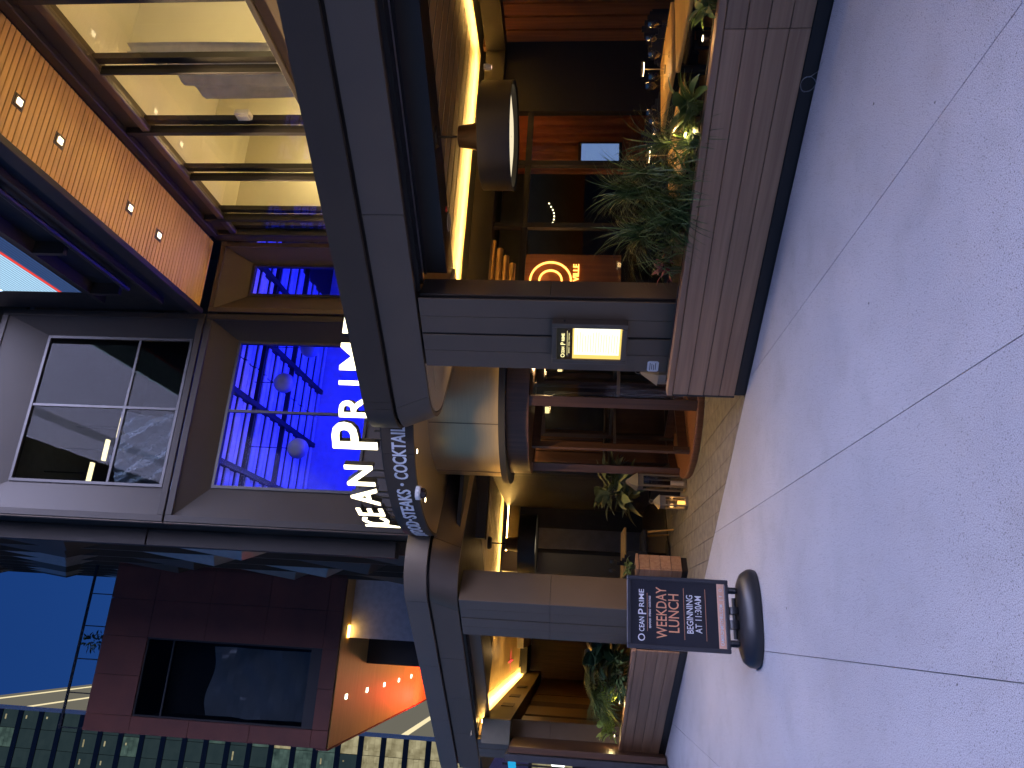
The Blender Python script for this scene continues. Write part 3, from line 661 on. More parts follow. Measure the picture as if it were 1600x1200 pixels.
# media screen
def led():
    m = bpy.data.materials.new('led_screen_picture'); m.use_nodes = True; t = m.node_tree; t.nodes.clear()
    o = t.nodes.new('ShaderNodeOutputMaterial'); e = t.nodes.new('ShaderNodeEmission'); t.links.new(e.outputs[0], o.inputs[0])
    tc = t.nodes.new('ShaderNodeTexCoord'); sp_ = t.nodes.new('ShaderNodeSeparateXYZ'); t.links.new(tc.outputs['Object'], sp_.inputs[0])
    z = sp_.outputs['Z']
    r = t.nodes.new('ShaderNodeValToRGB'); r.color_ramp.interpolation = 'CONSTANT'; mr = t.nodes.new('ShaderNodeMapRange'); mr.inputs[2].default_value = 10.0; mr.clamp = True
    t.links.new(z, mr.inputs[0]); t.links.new(mr.outputs[0], r.inputs[0])
    el = r.color_ramp.elements; el[0].position = 0; el[0].color = (.03,.06,.16,1); el[1].position = .04; el[1].color = (.8,.06,.05,1)
    for ps, c in ((.048,(.36,.58,.78,1)),(.16,(.59,.61,1,1)),(.66,(.3,.32,.5,1)),(.74,(.59,.61,1,1))):
        q = el.new(ps); q.color = c
    # printed lines across the lower text block
    wv = t.nodes.new('ShaderNodeTexWave'); wv.wave_type = 'BANDS'; wv.bands_direction = 'Z'; wv.inputs['Scale'].default_value = 5.0; wv.inputs['Distortion'].default_value = 1.5; wv.inputs['Detail'].default_value = 3
    t.links.new(tc.outputs['Object'], wv.inputs['Vector'])
    mx = t.nodes.new('ShaderNodeMix'); mx.data_type = 'RGBA'; mx.blend_type = 'MULTIPLY'; mx.inputs[0].default_value = .55
    t.links.new(r.outputs[0], mx.inputs[6]); t.links.new(wv.outputs[0], mx.inputs[7])
    t.links.new(mx.outputs[2], e.inputs[0])
    s2 = t.nodes.new('ShaderNodeMapRange'); s2.interpolation_type = 'STEPPED'; s2.inputs[1].default_value = 1.4; s2.inputs[2].default_value = 1.7; s2.inputs[3].default_value = 1.5*K; s2.inputs[4].default_value = LEDMAIN*K
    s2.inputs[5].default_value = 1
    t.links.new(z, s2.inputs[0]); t.links.new(s2.outputs[0], e.inputs[1]); return m
LEDMAIN = 35.0
scr = thing('media_screen', 'large lit media screen on the dark overhang above the timber soffit', 'screen', (.54,7.8,10.15), 'b')
part('display', MB().box(.47,.5,-22,7.8,10.17,20), led(), scr)
part('bezel', MB().box(.46,.54,7.8,7.9,10.1,20).box(.44,.54,-22,7.8,10.08,10.165), M['black'], scr)

# ================================================================ RED-BROWN BLOCK
red = thing('red_block', 'red-brown clad block jutting out behind the office building, with a timber soffit', 'building', (-5.8,20,8.57), 'b')
RC0, RC1, RZ0, RZ1 = -8.37, -3.3, 8.6, 16.22
WC0, WC1, WZ0, WZ1 = -7.88, -5.62, 9.1, 14.75
part('core', MB().box(RC0+.02,WC0-.1,20.1,40,RZ0+.1,RZ1-.05).box(WC1+.1,RC1,20.1,40,RZ0+.1,RZ1-.05).box(WC0-.1,WC1+.1,20.1,40,WZ1+.1,RZ1-.05).box(WC0-.1,WC1+.1,20.1,40,RZ0+.1,WZ0-.1).box(WC0-.1,WC1+.1,22,40,WZ0-.1,WZ1+.1), M['black'], red)
xs = [RC0, -7.88, -6.75, -5.62, -4.5, RC1]; zs = [RZ0, 9.1, 11.0, 12.9, 14.75, RZ1]
for a, b in zip(xs, xs[1:]):
    for c, d in zip(zs, zs[1:]):
        if a >= WC0-.01 and b <= WC1+.01 and c >= WZ0-.01 and d <= WZ1+.01: continue
        part('panel', MB().bbox(a+.004,b-.004,20,20.08,c+.004,d-.004,.006), M['redskin'], red)
wn = part('window', MB().box(WC0,WC0+.05,20.05,20.2,WZ0,WZ1).box(WC1-.05,WC1,20.05,20.2,WZ0,WZ1).box(WC0+.05,WC1-.05,20.05,20.2,WZ0,WZ0+.35).box(WC0+.05,WC1-.05,20.05,20.2,WZ1-.05,WZ1).box(WC0+.05,WC1-.05,20.05,20.2,13.85,13.9), M['black'], red)
part('pane', MB().box(WC0+.05,WC1-.05,20.1,20.115,WZ0+.35,13.85), M['glassdark'], wn); part('pane', MB().box(WC0+.05,WC1-.05,20.1,20.115,13.9,WZ1-.05), M['glassdark'], wn)
sh2 = MB()
for i in range(24):
    for j in range(16):
        def q(i, j): u, v_ = i/24, j/16; return (WC0+.1+u*2.0, 20.5+.13*math.sin(7*u+9*v_)+.06*math.sin(19*v_-8*u), WZ0+.4+v_*3.2)
        sh2.quad(q(i,j), q(i+1,j), q(i+1,j+1), q(i,j+1))
o = solo('plastic_sheet', sh2, sm, 'loose plastic sheet inside the dark window of the red-brown block', 'plastic sheet', (-6.8,20.5,9.5), 'b', smooth=60)
sf = part('soffit', MB().box(RC0+.03,RC1,20.09,44,RZ0+.02,RZ0+.09), M['black'], red)
for i in range(10):
    b_ = 20.1+i*2.4; part('soffit_panel', MB().bbox(RC0+.01,RC1-.01,b_+.004,b_+2.396,RZ0-.03,RZ0+.0,.004), M['oak'], sf)
for k_ in range(7):
    b_ = 21.34+2.48*k_; d = part('downlight', MB().box(-7.12,-6.98,b_-.11,b_+.11,RZ0-.042,RZ0-.034), emit('cool_downlight', (1,.9,.75), 9) if k_ == 0 else bpy.data.materials['cool_downlight'], sf)
part('fascia', MB().bbox(RC0-.05,RC0+.0,20.0,44,RZ0-.05,RZ0+.3,.01), M['redskin'], red)
part('wall', MB().box(-5.27,RC1,20.85,30,3.0,RZ0-.04), mat('pale_grey_panel', (.5,.5,.52), .5), red)
part('dark_screen', MB().box(-6.15,-5.28,23.3,30,3.0,RZ0-.04), M['black'], red)
al = bpy.data.lights.new('amber_soffit_fill', 'AREA'); al.energy = K*560; al.color = (1,.62,.28); al.shape = 'RECTANGLE'; al.size = .5; al.size_y = 14  # added unseen uplight that brightens the timber soffit
ao = bpy.data.objects.new('amber_soffit_fill', al); COL.objects.link(ao); ao.parent = red; ao.location = Vector((-7.2,28,3.2))-ORG[red]; ao.rotation_euler = (math.pi,0,0)
part('fill_light_box', MB().box(-7.5,-6.9,21,35,3.0,3.15), M['black'], red)  # made-up housing under the added uplight
part('wall_light', MB().box(-5.27,-4.9,20.62,20.82,RZ0-.06,RZ0-.035), emit('amber_strip', (1,.55,.12), 14), red)
rl = part('roof_railing', MB().box(RC0,RC1,20.05,20.09,RZ1+.72,RZ1+.8), M['black'], red)
for i in range(6): part('rail_post', MB().box(RC0+.02+i*.98,RC0+.05+i*.98,20.05,20.09,RZ1-.02,RZ1+.74), M['black'], rl)
nsl = bpy.data.lights.new('red_soffit_glow', 'POINT'); nsl.energy = K*700; nsl.color = (1,.02,.02); nsl.shadow_soft_size = .3  # red light added for the glow on the soffit; its source is unknown
nso = bpy.data.objects.new('red_soffit_glow', nsl); COL.objects.link(nso); nso.location = wd(-8.0,33,7.6)

# ================================================================ FAR TOWER
tw = thing('glass_tower', 'tall glass tower with lit floors behind the red-brown block', 'building', (-21,110,0), 'b')
TC, TB, TZ = -20.95, 110.0, 96.0
part('core', MB().box(TC-40,TC-.3,TB+1.2,TB+55,0,TZ), M['darkwall'], tw)
dark = mat('dim_tower_glass', (.035,.055,.06), .2, .2, var=.5, scale=.6)
def roommat(name, a, b, s, sc_):
    m = bpy.data.materials.new(name); m.use_nodes = True; t = m.node_tree; t.nodes.clear()
    o = t.nodes.new('ShaderNodeOutputMaterial'); e = t.nodes.new('ShaderNodeEmission'); tc = t.nodes.new('ShaderNodeTexCoord')
    oi = t.nodes.new('ShaderNodeObjectInfo'); ad = t.nodes.new('ShaderNodeVectorMath'); ad.operation = 'ADD'; cb = t.nodes.new('ShaderNodeCombineXYZ'); ml = t.nodes.new('ShaderNodeMath'); ml.operation = 'MULTIPLY'; ml.inputs[1].default_value = 91
    t.links.new(oi.outputs['Random'], ml.inputs[0]); t.links.new(ml.outputs[0], cb.inputs[0]); t.links.new(ml.outputs[0], cb.inputs[2])
    t.links.new(tc.outputs['Object'], ad.inputs[0]); t.links.new(cb.outputs[0], ad.inputs[1])
    rx = t.nodes.new('ShaderNodeVectorRotate'); rx.rotation_type = 'X_AXIS'; rx.inputs['Angle'].default_value = math.pi/2; t.links.new(ad.outputs[0], rx.inputs['Vector'])
    v = t.nodes.new('ShaderNodeTexBrick'); v.inputs['Scale'].default_value = sc_; v.inputs['Mortar Size'].default_value = .03; v.inputs['Brick Width'].default_value = .9; v.inputs['Row Height'].default_value = .42; v.inputs['Bias'].default_value = -.2
    v.inputs['Color1'].default_value = (.15,.15,.15,1); v.inputs['Color2'].default_value = (1,1,1,1); v.inputs['Mortar'].default_value = (.05,.05,.05,1); t.links.new(rx.outputs[0], v.inputs['Vector'])
    nz_ = t.nodes.new('ShaderNodeTexNoise'); nz_.inputs['Scale'].default_value = .9; nz_.inputs['Detail'].default_value = 4; t.links.new(ad.outputs[0], nz_.inputs['Vector'])
    sc2 = t.nodes.new('ShaderNodeMix'); sc2.data_type = 'RGBA'; sc2.inputs[0].default_value = .82; t.links.new(v.outputs['Color'], sc2.inputs[6]); t.links.new(nz_.outputs['Color'], sc2.inputs[7])
    bw_ = t.nodes.new('ShaderNodeRGBToBW'); t.links.new(sc2.outputs[2], bw_.inputs[0])
    r = t.nodes.new('ShaderNodeValToRGB'); r.color_ramp.elements[0].position = .25; r.color_ramp.elements[0].color = col4(a); r.color_ramp.elements[1].position = .95; r.color_ramp.elements[1].color = col4(b)
    t.links.new(bw_.outputs[0], r.inputs[0]); t.links.new(r.outputs[0], e.inputs[0]); e.inputs[1].default_value = s*K; t.links.new(e.outputs[0], o.inputs[0]); return m
lit1 = roommat('lit_office_yellow', (.16,.13,.06), (1,.9,.55), .75, .55); lit2 = roommat('lit_office_green', (.03,.055,.055), (.25,.4,.34), .5, .7); lit3 = roommat('dim_office', (.02,.036,.042), (.035,.055,.06), .8, .5)
flh = 3.3; fz = edge(16,1183,110).z % flh
wm = {k_: MB().bbox(-1.28,1.28,0,.15,0,2.5,.03).mesh('tower_window') for k_ in 'abc'}
for k_, m_ in zip('abc', (lit1, lit2, lit3)): wm[k_].materials.append(m_)
for i in range(29):
    z_a = fz + i*flh
    if z_a + 3 > TZ: continue
    part('floor_band', MB().box(TC-40,TC-.1,TB-.15,TB+1.2,z_a-.4,z_a+.38), M['darkwall'], tw)
    for j in range(5):
        r_ = random.random(); lo_ = i < 13
        k_ = ('a' if r_ < .5 else 'b' if r_ < .85 else 'c') if lo_ else ('c' if r_ < .8 else 'b')
        piece('window', wm[k_], tw, (TC-1.5-j*2.64, TB, z_a+.39))
    for j in range(4): part('lamp', MB().box(TC-1.2-j*2.64-random.random(),TC-1.0-j*2.64,TB-.04,TB-.02,z_a+2.2,z_a+2.42), lit1, tw) if random.random() < .45 else None
part('corner_post', MB().box(TC-.3,TC+.2,TB-.3,TB+.3,0,TZ), M['white'], tw)
pale = emit('louvre_city_glow', (.75,.7,.55), .2); side = emit('lit_louvre_edge', (1,.85,.5), 1.0)  # glow put into the louvres in place of city light falling on them
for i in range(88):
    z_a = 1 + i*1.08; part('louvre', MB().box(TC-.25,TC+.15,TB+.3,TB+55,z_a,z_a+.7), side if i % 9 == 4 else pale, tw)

# ================================================================ INTERIORS
def bpoly(pts): return [(p.x,p.y) for p in [wd(*q) for q in pts]]
# right dining room ceiling, planks across, bright cove along its far and right edges
CZ = 3.2
ceil = part('dining_ceiling', MB().prism(clip(bpoly([(-1.2,2.2),(6.5,2.2),(6.5,9.5),(-1.2,9.5)]), (0,-1), -.86), CZ+.012, CZ+.07), M['black'], rest)
for i in range(28):
    b0 = 5.08 - i*.27
    poly = bpoly([(-.5,b0-.22),(3.02,b0-.22),(3.02,b0),(-.5,b0)])
    poly = clip(poly, (0,-1), -.87); poly = clip(poly, (1,0), 2.4) if len(poly) > 2 else []
    if len(poly) > 2: part('plank', MB().prism(poly, CZ, CZ+.008), M['oakc'], ceil)
edgep = MB().prism(bpoly([(-.9,5.09),(3.02,5.09),(3.02,5.75),(-.9,5.75)]), CZ+.002, CZ+.0115).prism(bpoly([(3.025,-1),(3.6,-1),(3.6,5.75),(3.025,5.75)]), CZ+.002, CZ+.0115)
part('ceiling_border', edgep, mat('cream_ceiling_border', (.75,.6,.36), .5), ceil)
bh = part('bulkhead', MB().prism(bpoly([(-1.0,5.4),(3.35,5.4),(3.35,5.62),(-1.0,5.62)]), 2.78, 3.03).prism(bpoly([(-1.0,5.40),(3.35,5.40),(3.35,5.42),(-1.0,5.42)]), 3.03, 3.06)
          .prism(bpoly([(3.35,-1),(3.6,-1),(3.6,5.62),(3.35,5.62)]), 2.78, 3.03).prism(bpoly([(3.35,-1),(3.37,-1),(3.37,5.4),(3.35,5.4)]), 3.03, 3.06), M['black'], rest)
part('light_strip', MB().prism(bpoly([(-.9,5.48),(3.3,5.48),(3.3,5.52),(-.9,5.52)]), 3.035, 3.05).prism(bpoly([(3.42,-1),(3.46,-1),(3.46,5.4),(3.42,5.4)]), 3.035, 3.05), M['cove'], bh)
def bwall(name, c0, c1, b0, b1, z0, z1, m, parent=rest): return part(name, MB().prism(bpoly([(c0,b0),(c1,b0),(c1,b1),(c0,b1)]), z0, z1), m, parent)
bwall('back_wall', 2.45, 3.6, 5.5, 5.6, .01, 2.78, M['black'])
pan = bwall('timber_screen', 3.62, 7.5, 5.6, 5.7, .01, 3.15, M['walnut'])
for i in range(14):
    bwall('batten', 3.64+i*.26, 3.86+i*.26, 5.56, 5.598, .02, 3.1, M['redwood'], pan)
bwall('end_wall', 7.5, 7.6, -2, 9.5, .01, 3.2, M['darkwall']); bwall('rear_wall', -1.2, 7.5, 9.5, 9.6, .01, 3.2, M['darkwall'])
scn = bwall('glazed_screen', 2.36, 2.45, 5.5, 5.6, .01, 2.78, M['black'])
for c_ in (1.5, .52, -.35): bwall('mullion', c_-.035, c_+.035, 5.5, 5.58, .01, 2.78, M['black'], scn)
for z_ in (2.36,): bwall('transom', -.9, 2.36, 5.51, 5.57, z_-.04, z_+.04, M['black'], scn)
for a, b in ((-.31,.48),(.56,1.46),(1.54,2.36)): bwall('pane', a, b, 5.535, 5.545, .02, 2.32, M['glass'], scn)
# draperies beyond the screen
cur = MB(); n_ = 60; CU0, CU1 = edge(900,180,7.2).x, edge(900,268,7.2).x
for i in range(n_):
    def q(i, z): c_ = CU1+(CU0-CU1)*i/n_; return wd(c_, 7.2+.09*math.sin(i*1.25)+.03*math.sin(i*.6), z)
    cur.quad(q(i,.05), q(i+1,.05), q(i+1,2.9), q(i,2.9))
p0 = wd((CU0+CU1)/2,7.2,.05)
solo('curtain', cur, mat('rust_velvet', (.3,.1,.045), .75), 'rust red curtain behind the dining room glass screen', 'curtain', p0, 'a', smooth=60)
def plight(name, P, e, col, r=.05, parent=None):
    l = bpy.data.lights.new(name, 'POINT'); l.energy = K*e; l.color = col; l.shadow_soft_size = r
    o = bpy.data.objects.new(name, l); COL.objects.link(o); o.location = P
    if parent: o.parent = parent; o.location = Vector(P) - (parent.matrix_world.translation if parent.type != 'EMPTY' else parent.location)
    return o
WARM = (1,.6,.24)
plight('room_glow', wd((CU0+CU1)/2,6.5,2.6), 5, (1,.45,.15)); plight('room_glow', wd(.2,7.6,2.2), 7, WARM)
# back-lit emblem on a timber panel
ec = edge(865,438,6.6).x; ez = edge(860,438,6.6).z; ev = edge(904,438,6.6).z
em = thing('wall_emblem', 'glowing ring emblem with VILLE lettering on a brown wall panel', 'sign', (ec,6.6,1.2), 'b')
part('panel', MB().box(ec-.6,ec+.44,6.62,6.68,1.0,2.5), M['redwood'], em)
neon = emit('amber_neon', (1,.36,.06), 6)
for r_ in (.165,.3):
    part('ring', MB().add(*(lambda V: (V[0], V[1]))((lambda n: ([(ec+(r_+dr_)*math.cos(R(360*k_/n)), 6.6+dy, ez+(r_+dr_)*math.sin(R(360*k_/n))) for k_ in range(n+1) for dr_, dy in ((-.012,0),(.012,0),(.012,.018),(-.012,.018))],
        [(4*k_+e, 4*k_+(e+1)%4, 4*k_+4+(e+1)%4, 4*k_+4+e) for k_ in range(n) for e in range(4)]))(48))), neon, em)
m = MB(); put_text(m, 'VILLE', .12, lambda x,y,z: (ec+.13+x, 6.6-z, ev+y), .01, .002, .5)
part('word', m, neon, em)
plight('emblem_glow', wd(ec+.1,6.5,ez+.1), .9, (1,.36,.08), .08)
# cylindrical lounge panels with light between them
tc_ = edge(785,438,6.25).x; tz_ = edge(770,400,6.25).z
tub = thing('wall_fins', 'row of curved padded wall panels above the emblem', 'panel', (tc_,6.3,2.3), 'b')
for i in range(4):
    z_ = tz_ - i*.1; part('fin', MB().tube([(tc_-.5,6.25-i*.02,z_),(tc_+.62-i*.13,6.25-i*.02,z_)], .043, 12), mat('padded_bronze_%d' % i, (.3,.2,.09), .45, .3), tub, 40)
reflp = bc(on(940,241,DB,7.05))
refl = thing('screen_reflection', 'small pale blue glowing panel imitating a screen reflection in the glass before the rust curtain', 'screen', (reflp.x,7.05,reflp.z-.3), 'b')  # glowing panel imitates the media screen mirrored in the glass; no display hangs here
part('case', MB().bbox(reflp.x-.24,reflp.x+.24,7.05,7.1,reflp.z-.33,reflp.z+.38,.01), M['black'], refl)
part('display', MB().box(reflp.x-.2,reflp.x+.2,7.043,7.049,reflp.z-.28,reflp.z+.33), roommat('blue_reflection_glow', (.25,.4,.9), (.4,.6,1), .55, 9), refl)
# string of lights on the screen
for i in range(9):
    P = on(858+8*math.sin(i/8*math.pi), 318+i*5, DB, 5.9)
    g = solo('fairy_light', MB().lathe([(.002,-.009),(.009,0),(.002,.009)], 0, 0, 8), M['downl'], 'tiny amber bulb of the dining room light string, ' + ORD[i] + ' from its upper end', 'light', (0,0,0), 'a', 'string of fairy lights'); g.location = P

# pendants
def pendant(P, rad, label):
    t = thing('pendant_lamp', label, 'pendant lamp', (P[0],P[1],P[2]), group='drum pendant lamps')
    x, y, z = P
    sh_ = part('shade', MB().lathe([(rad,z),(rad,z+.32),(rad*.97,z+.32),(.1,z+.32),(.1,z+.305),(rad*.965,z+.305),(rad*.965,z)], x, y, 56, False), mat('dark_bronze_shade', (.022,.016,.012), .45, .3), t, 30)
    part('rim', MB().lathe([(rad*.93,z+.006),(rad+.004,z-.006),(rad+.004,z+.012)], x, y, 56, False), M['black'], t, 30)
    part('diffuser', MB().lathe([(rad*.94,z+.06),(rad*.6,z+.035),(.01,z+.03)], x, y, 48, False), emit('cream_diffuser_%s' % label[:4], (1,.84,.55), 1.0), t, 60)
    part('neck', MB().lathe([(.15,z+.32),(.11,z+.58),(.1,z+.585)], x, y, 28), M['walnut'], t, 30)
    part('rod', MB().tube([(x,y,z+.58),(x,y,3.2)], .012, 8), M['black'], t)
    part('canopy_rose', MB().lathe([(.1,3.13),(.12,3.16),(.12,3.2)], x, y, 20), M['black'], t, 30)
    return t
pendant((-2.69,2.04,2.33), .55, 'large dark drum pendant lamp hanging in the right dining bay')
pendant((-11.0,3.31,2.27), .57, 'dark drum pendant lamp seen through the entrance left of the door')

# table settings
def table(P, label, s=.42, rot=0):
    t = thing('dining_table', label, 'table', (P[0],P[1],.01), 'l', rot=rot)
    part('table_top', MB().bbox(-s,s,-s,s,.71,.75,.008), M['oak'], t); part('column', MB().lathe([(.04,.03),(.04,.71)], 0, 0, 12), M['black'], t); part('base', MB().lathe([(.25,0),(.25,.02),(.05,.035)], 0, 0, 20), M['black'], t)
    return t
def chair(P, rot, label, wooden=False):
    t = thing('dining_chair', label, 'chair', (P[0],P[1],.01), 'l', rot=rot); f_ = M['black']
    fb = mat('dark_upholstery', (.02,.02,.024), .8, var=.3, scale=40) if 'dark_upholstery' not in bpy.data.materials else bpy.data.materials['dark_upholstery']
    part('seat', MB().bbox(-.25,.25,-.25,.25,.4,.48,.03), fb, t, 40)
    m_ = MB()
    for i in range(9):
        a0, a1 = R(20+i*15.5), R(20+(i+1)*15.5)
        m_.arcwall(0, .02, .25, .29, a0, a1, .42, .86-.14*abs(i-4)/4, 2)
    part('backrest', m_, fb, t, 40)
    for sx in (-1,1):
        for sy in (-1,1): part('leg', MB().tube([(sx*.2,sy*.2,.4),(sx*.25,sy*.25,.0)], [.02,.013], 8), M['oak'] if wooden else f_, t, 40)
    return t
def goblet(P, lb, n=14):
    t = thing('wine_glass', lb, 'glass', P, group='wine glasses on the dining tables')
    x, y, z = P
    part('bowl', MB().lathe([(.006,z+.09),(.034,z+.12),(.04,z+.16),(.031,z+.21)], x, y, n, False), GL, t, 40)
    part('stem', MB().lathe([(.032,z+.001),(.03,z+.005),(.005,z+.012),(.004,z+.092)], x, y, n), GL, t, 40)
GL = glass('wine_glass_glass', (.95,.95,.95), 1.5, 0, .12)
def tlamp(P, label):
    t = thing('table_lamp', label, 'table lamp', P, group='slim table lamps'); x, y, z = P
    part('base', MB().lathe([(.045,z+.001),(.045,z+.012),(.006,z+.016)], x, y, 16), M['gold'], t, 40); part('stem', MB().lathe([(.006,z+.014),(.006,z+.24)], x, y, 8), M['gold'], t)
    part('shade', MB().lathe([(.075,z+.235),(.075,z+.25),(.01,z+.256)], x, y, 24), M['gold'], t, 30)
    part('bulb', MB().lathe([(.07,z+.229),(.07,z+.2345)], x, y, 24), emit('lamp_white', (1,.75,.4), 12), t)
    plight('table_lamp_light', (x,y,z+.21), 1.6, (1,.62,.25), .04, t)
t1 = onz(1040,108,.76); t2 = onz(1054,243,.76)
table((t1.x,t1.y), 'timber dining table with lit lamp farther inside the right bay', .45, ROTBC); table((t2.x,t2.y), 'timber dining table just behind the right planter', .45, ROTBC)
t3 = onz(1062,10,.76); table((t3.x+.1,t3.y-.1), 'timber dining table at the right picture edge behind the planter', .45, ROTBC)
tlamp((t1.x,t1.y,.762), 'slim lit table lamp on the farther dining table'); tlamp((t2.x,t2.y,.762), 'slim lit table lamp on the table behind the grassy plant')
for i, (px_, py_) in enumerate(((1044,38),(1040,60),(1046,85),(1046,120),(1040,134),(1042,176),(1048,190),(1056,205),(1050,228),(1054,262))):
    P = onz(px_, py_, .762); goblet((P.x,P.y,.762), 'stemmed wine glass in the right dining bay, ' + ORD[i] + ' counting from the picture edge')
for i, (px_, py_, rz, lb) in enumerate(((1075,60,40,'dark tub chair nearest the planter at the right edge'),(1070,160,60,'dark tub chair between the two lit dining tables'),(1066,300,-20,'dark tub chair behind the grassy plant'),(1048,50,200,'dark tub chair on the far side of the right dining tables'),(1050,210,200,'dark tub chair beyond the table lamp in the right bay'))):
    P = onz(px_, py_, .45); chair((P.x,P.y), R(rz), lb)
# small spotlight under the ceiling and a speaker
P = far(762,105,9.6); g = thing('ceiling_spot', 'small white spotlight on the dark bulkhead of the right bay', 'spotlight', P)
part('body', MB().lathe([(.045,P.z+.05),(.045,P.z-.02),(.03,P.z-.05)], P.x, P.y, 16), M['white'], g, 40); part('lens', MB().lathe([(.02,P.z-.056),(.02,P.z-.051)], P.x, P.y, 12), emit('pink_lens', (1,.6,.5), 1.5), g)
P = onz(697,347,3.19); g = thing('ceiling_speaker', 'round grey ceiling speaker near the pendant lamp', 'speaker', P)
part('grille', MB().lathe([(.1,3.15),(.115,3.165),(.115,3.198)], P.x, P.y, 24), mat('grey_grille', (.3,.3,.3), .6), g, 30); part('rim', MB().lathe([(.118,3.17),(.135,3.185),(.135,3.199)], P.x, P.y, 24, False), M['black'], g, 30)
P = onz(693,327,3.19); g = thing('ceiling_sensor', 'small red fire sensor on the timber ceiling', 'sensor', P); part('body', MB().lathe([(.03,3.15),(.04,3.17),(.04,3.198)], P.x, P.y, 16), mat('red_plastic', (.6,.02,.02), .4), g, 30); part('base', MB().lathe([(.05,3.185),(.05,3.199)], P.x, P.y, 16), M['white'], g)

# left dining room
cel = part('dining_ceiling', MB().prism(clip(bpoly([(-1.2,14.5),(-7.5,14.5),(-7.5,7.5),(-1.2,7.5)]), (0,-1), -.71), CZ+.012, CZ+.07).prism(bpoly([(-4.5,14.51),(-4.5,27),(-7.5,27),(-7.5,14.51)]), CZ+.012, CZ+.07), M['black'], rest)
for i in range(70):
    b0 = 13.1 - i*.27 if i < 22 else 25 - (i-22)*.27
    c0_, c1_ = ((-5.92,-1.7) if i < 22 else (-5.92,-4.75))
    poly = bpoly([(c0_,b0-.22),(c1_,b0-.22),(c1_,b0),(c0_,b0)])
    for n, o in (((0,-1),-.72), ((-1,0),22.0)): poly = clip(poly, n, o) if len(poly) > 2 else []
    if i < 22: poly = clip(poly, (1,0), -9.1) if len(poly) > 2 else []
    if len(poly) > 2: part('plank', MB().prism(poly, CZ, CZ+.008), M['oakc'], cel)
bm_ = bpy.data.materials['cream_ceiling_border']
part('ceiling_border', MB().prism(bpoly([(-5.9,13.15),(-1.6,13.15),(-1.6,13.75),(-5.9,13.75)]), CZ+.002, CZ+.0115).prism(bpoly([(-6.4,10.5),(-5.93,10.5),(-5.93,25),(-6.4,25)]), CZ+.002, CZ+.0115), bm_, cel)
bl = part('bulkhead', MB().prism(bpoly([(-4.7,13.45),(-1.6,13.45),(-1.6,13.65),(-4.7,13.65)]), 2.8, 3.05).prism(bpoly([(-6.5,10.5),(-6.12,10.5),(-6.12,25),(-6.5,25)]), 2.55, 3.03), mat('olive_wall', (.16,.14,.09), .6), rest)
part('light_strip', MB().prism(bpoly([(-4.7,13.5),(-1.7,13.5),(-1.7,13.54),(-4.7,13.54)]), 3.055, 3.07).prism(bpoly([(-6.2,10.6),(-6.16,10.6),(-6.16,25),(-6.2,25)]), 3.035, 3.05), M['cove'], bl)
for b_ in (12.6,14.6,17.2): bwall('air_grille', -6.118, -6.105, b_, b_+.6, 2.66, 2.9, M['black'], bl)
bwall('back_wall', -4.7, -1.2, 13.7, 13.8, .01, 2.8, M['darkwall'])
for i, (a, b) in enumerate(((-4.6,-4.1),(-4.08,-3.6),(-2.9,-2.45))): bwall('wall_panel', a, b, 13.6, 13.69, .02, 2.75, mat('slate_panel_%d' % i, (.16,.17,.21), .4, .2))
bwall('column', -3.55, -3.15, 12.0, 12.4, .01, 3.0, M['green'])
bwall('partition', -2.0, -1.9, 9.6, 13.6, .01, 3.1, M['darkwall'])
bwall('corridor_wall', -4.6, -4.5, 13.8, 26, .01, 3.2, mat('tan_wall', (.32,.25,.15), .6)); bwall('corridor_end', -7.5, -4.5, 26, 26.1, .01, 3.2, M['walnut'])
lw = bwall('side_wall', -6.6, -6.5, 9.6, 26, .01, 2.55, M['darkwall'])
for i, (b0, b1, mt_) in enumerate(((9.7,11.7,'walnut'),(11.9,13.6,'anth'),(14.2,16.0,'anth'),(16.8,18.6,'anth'),(19.2,25.8,'walnut'))):
    bwall('wall_panel', -6.49, -6.4+.03*(i % 2), b0, b1, .03, 2.5, M[mt_], lw)
plight('room_glow', wd(-5.2,15.5,2.6), 9, WARM); plight('room_glow', wd(-3.2,11.4,2.7), 3, WARM)
lc = onz(798,1033,3.19); g = thing('laser_cross', 'red laser cross thrown on the timber ceiling of the left bay', 'laser mark', lc)
rl_ = emit('laser_red', (1,.04,.06), 2.5); part('line', MB().prism(bpoly([(bc(lc).x-.28,bc(lc).y-.012),(bc(lc).x+.28,bc(lc).y-.012),(bc(lc).x+.28,bc(lc).y+.012),(bc(lc).x-.28,bc(lc).y+.012)]), 3.19, 3.196), rl_, g)
part('line', MB().prism(bpoly([(bc(lc).x-.012,bc(lc).y-.8),(bc(lc).x+.012,bc(lc).y-.8),(bc(lc).x+.012,bc(lc).y+.8),(bc(lc).x-.012,bc(lc).y+.8)]), 3.184, 3.189), rl_, g)
P = onz(1052,858,0); chair((P.x-.1,P.y+.1), R(150), 'dark chair with pale timber legs left of the entrance', True)
P = onz(1005,880,.75); P = Vector((-9.7,2.2,.75)); table((P.x,P.y), 'small dining table behind the chair left of the entrance', .38, ROTBC)
goblet((P.x-.2,P.y-.2,.762), 'wine glass farther from the door on the small table'); goblet((P.x+.1,P.y-.25,.762), 'wine glass nearer the door on the small table')

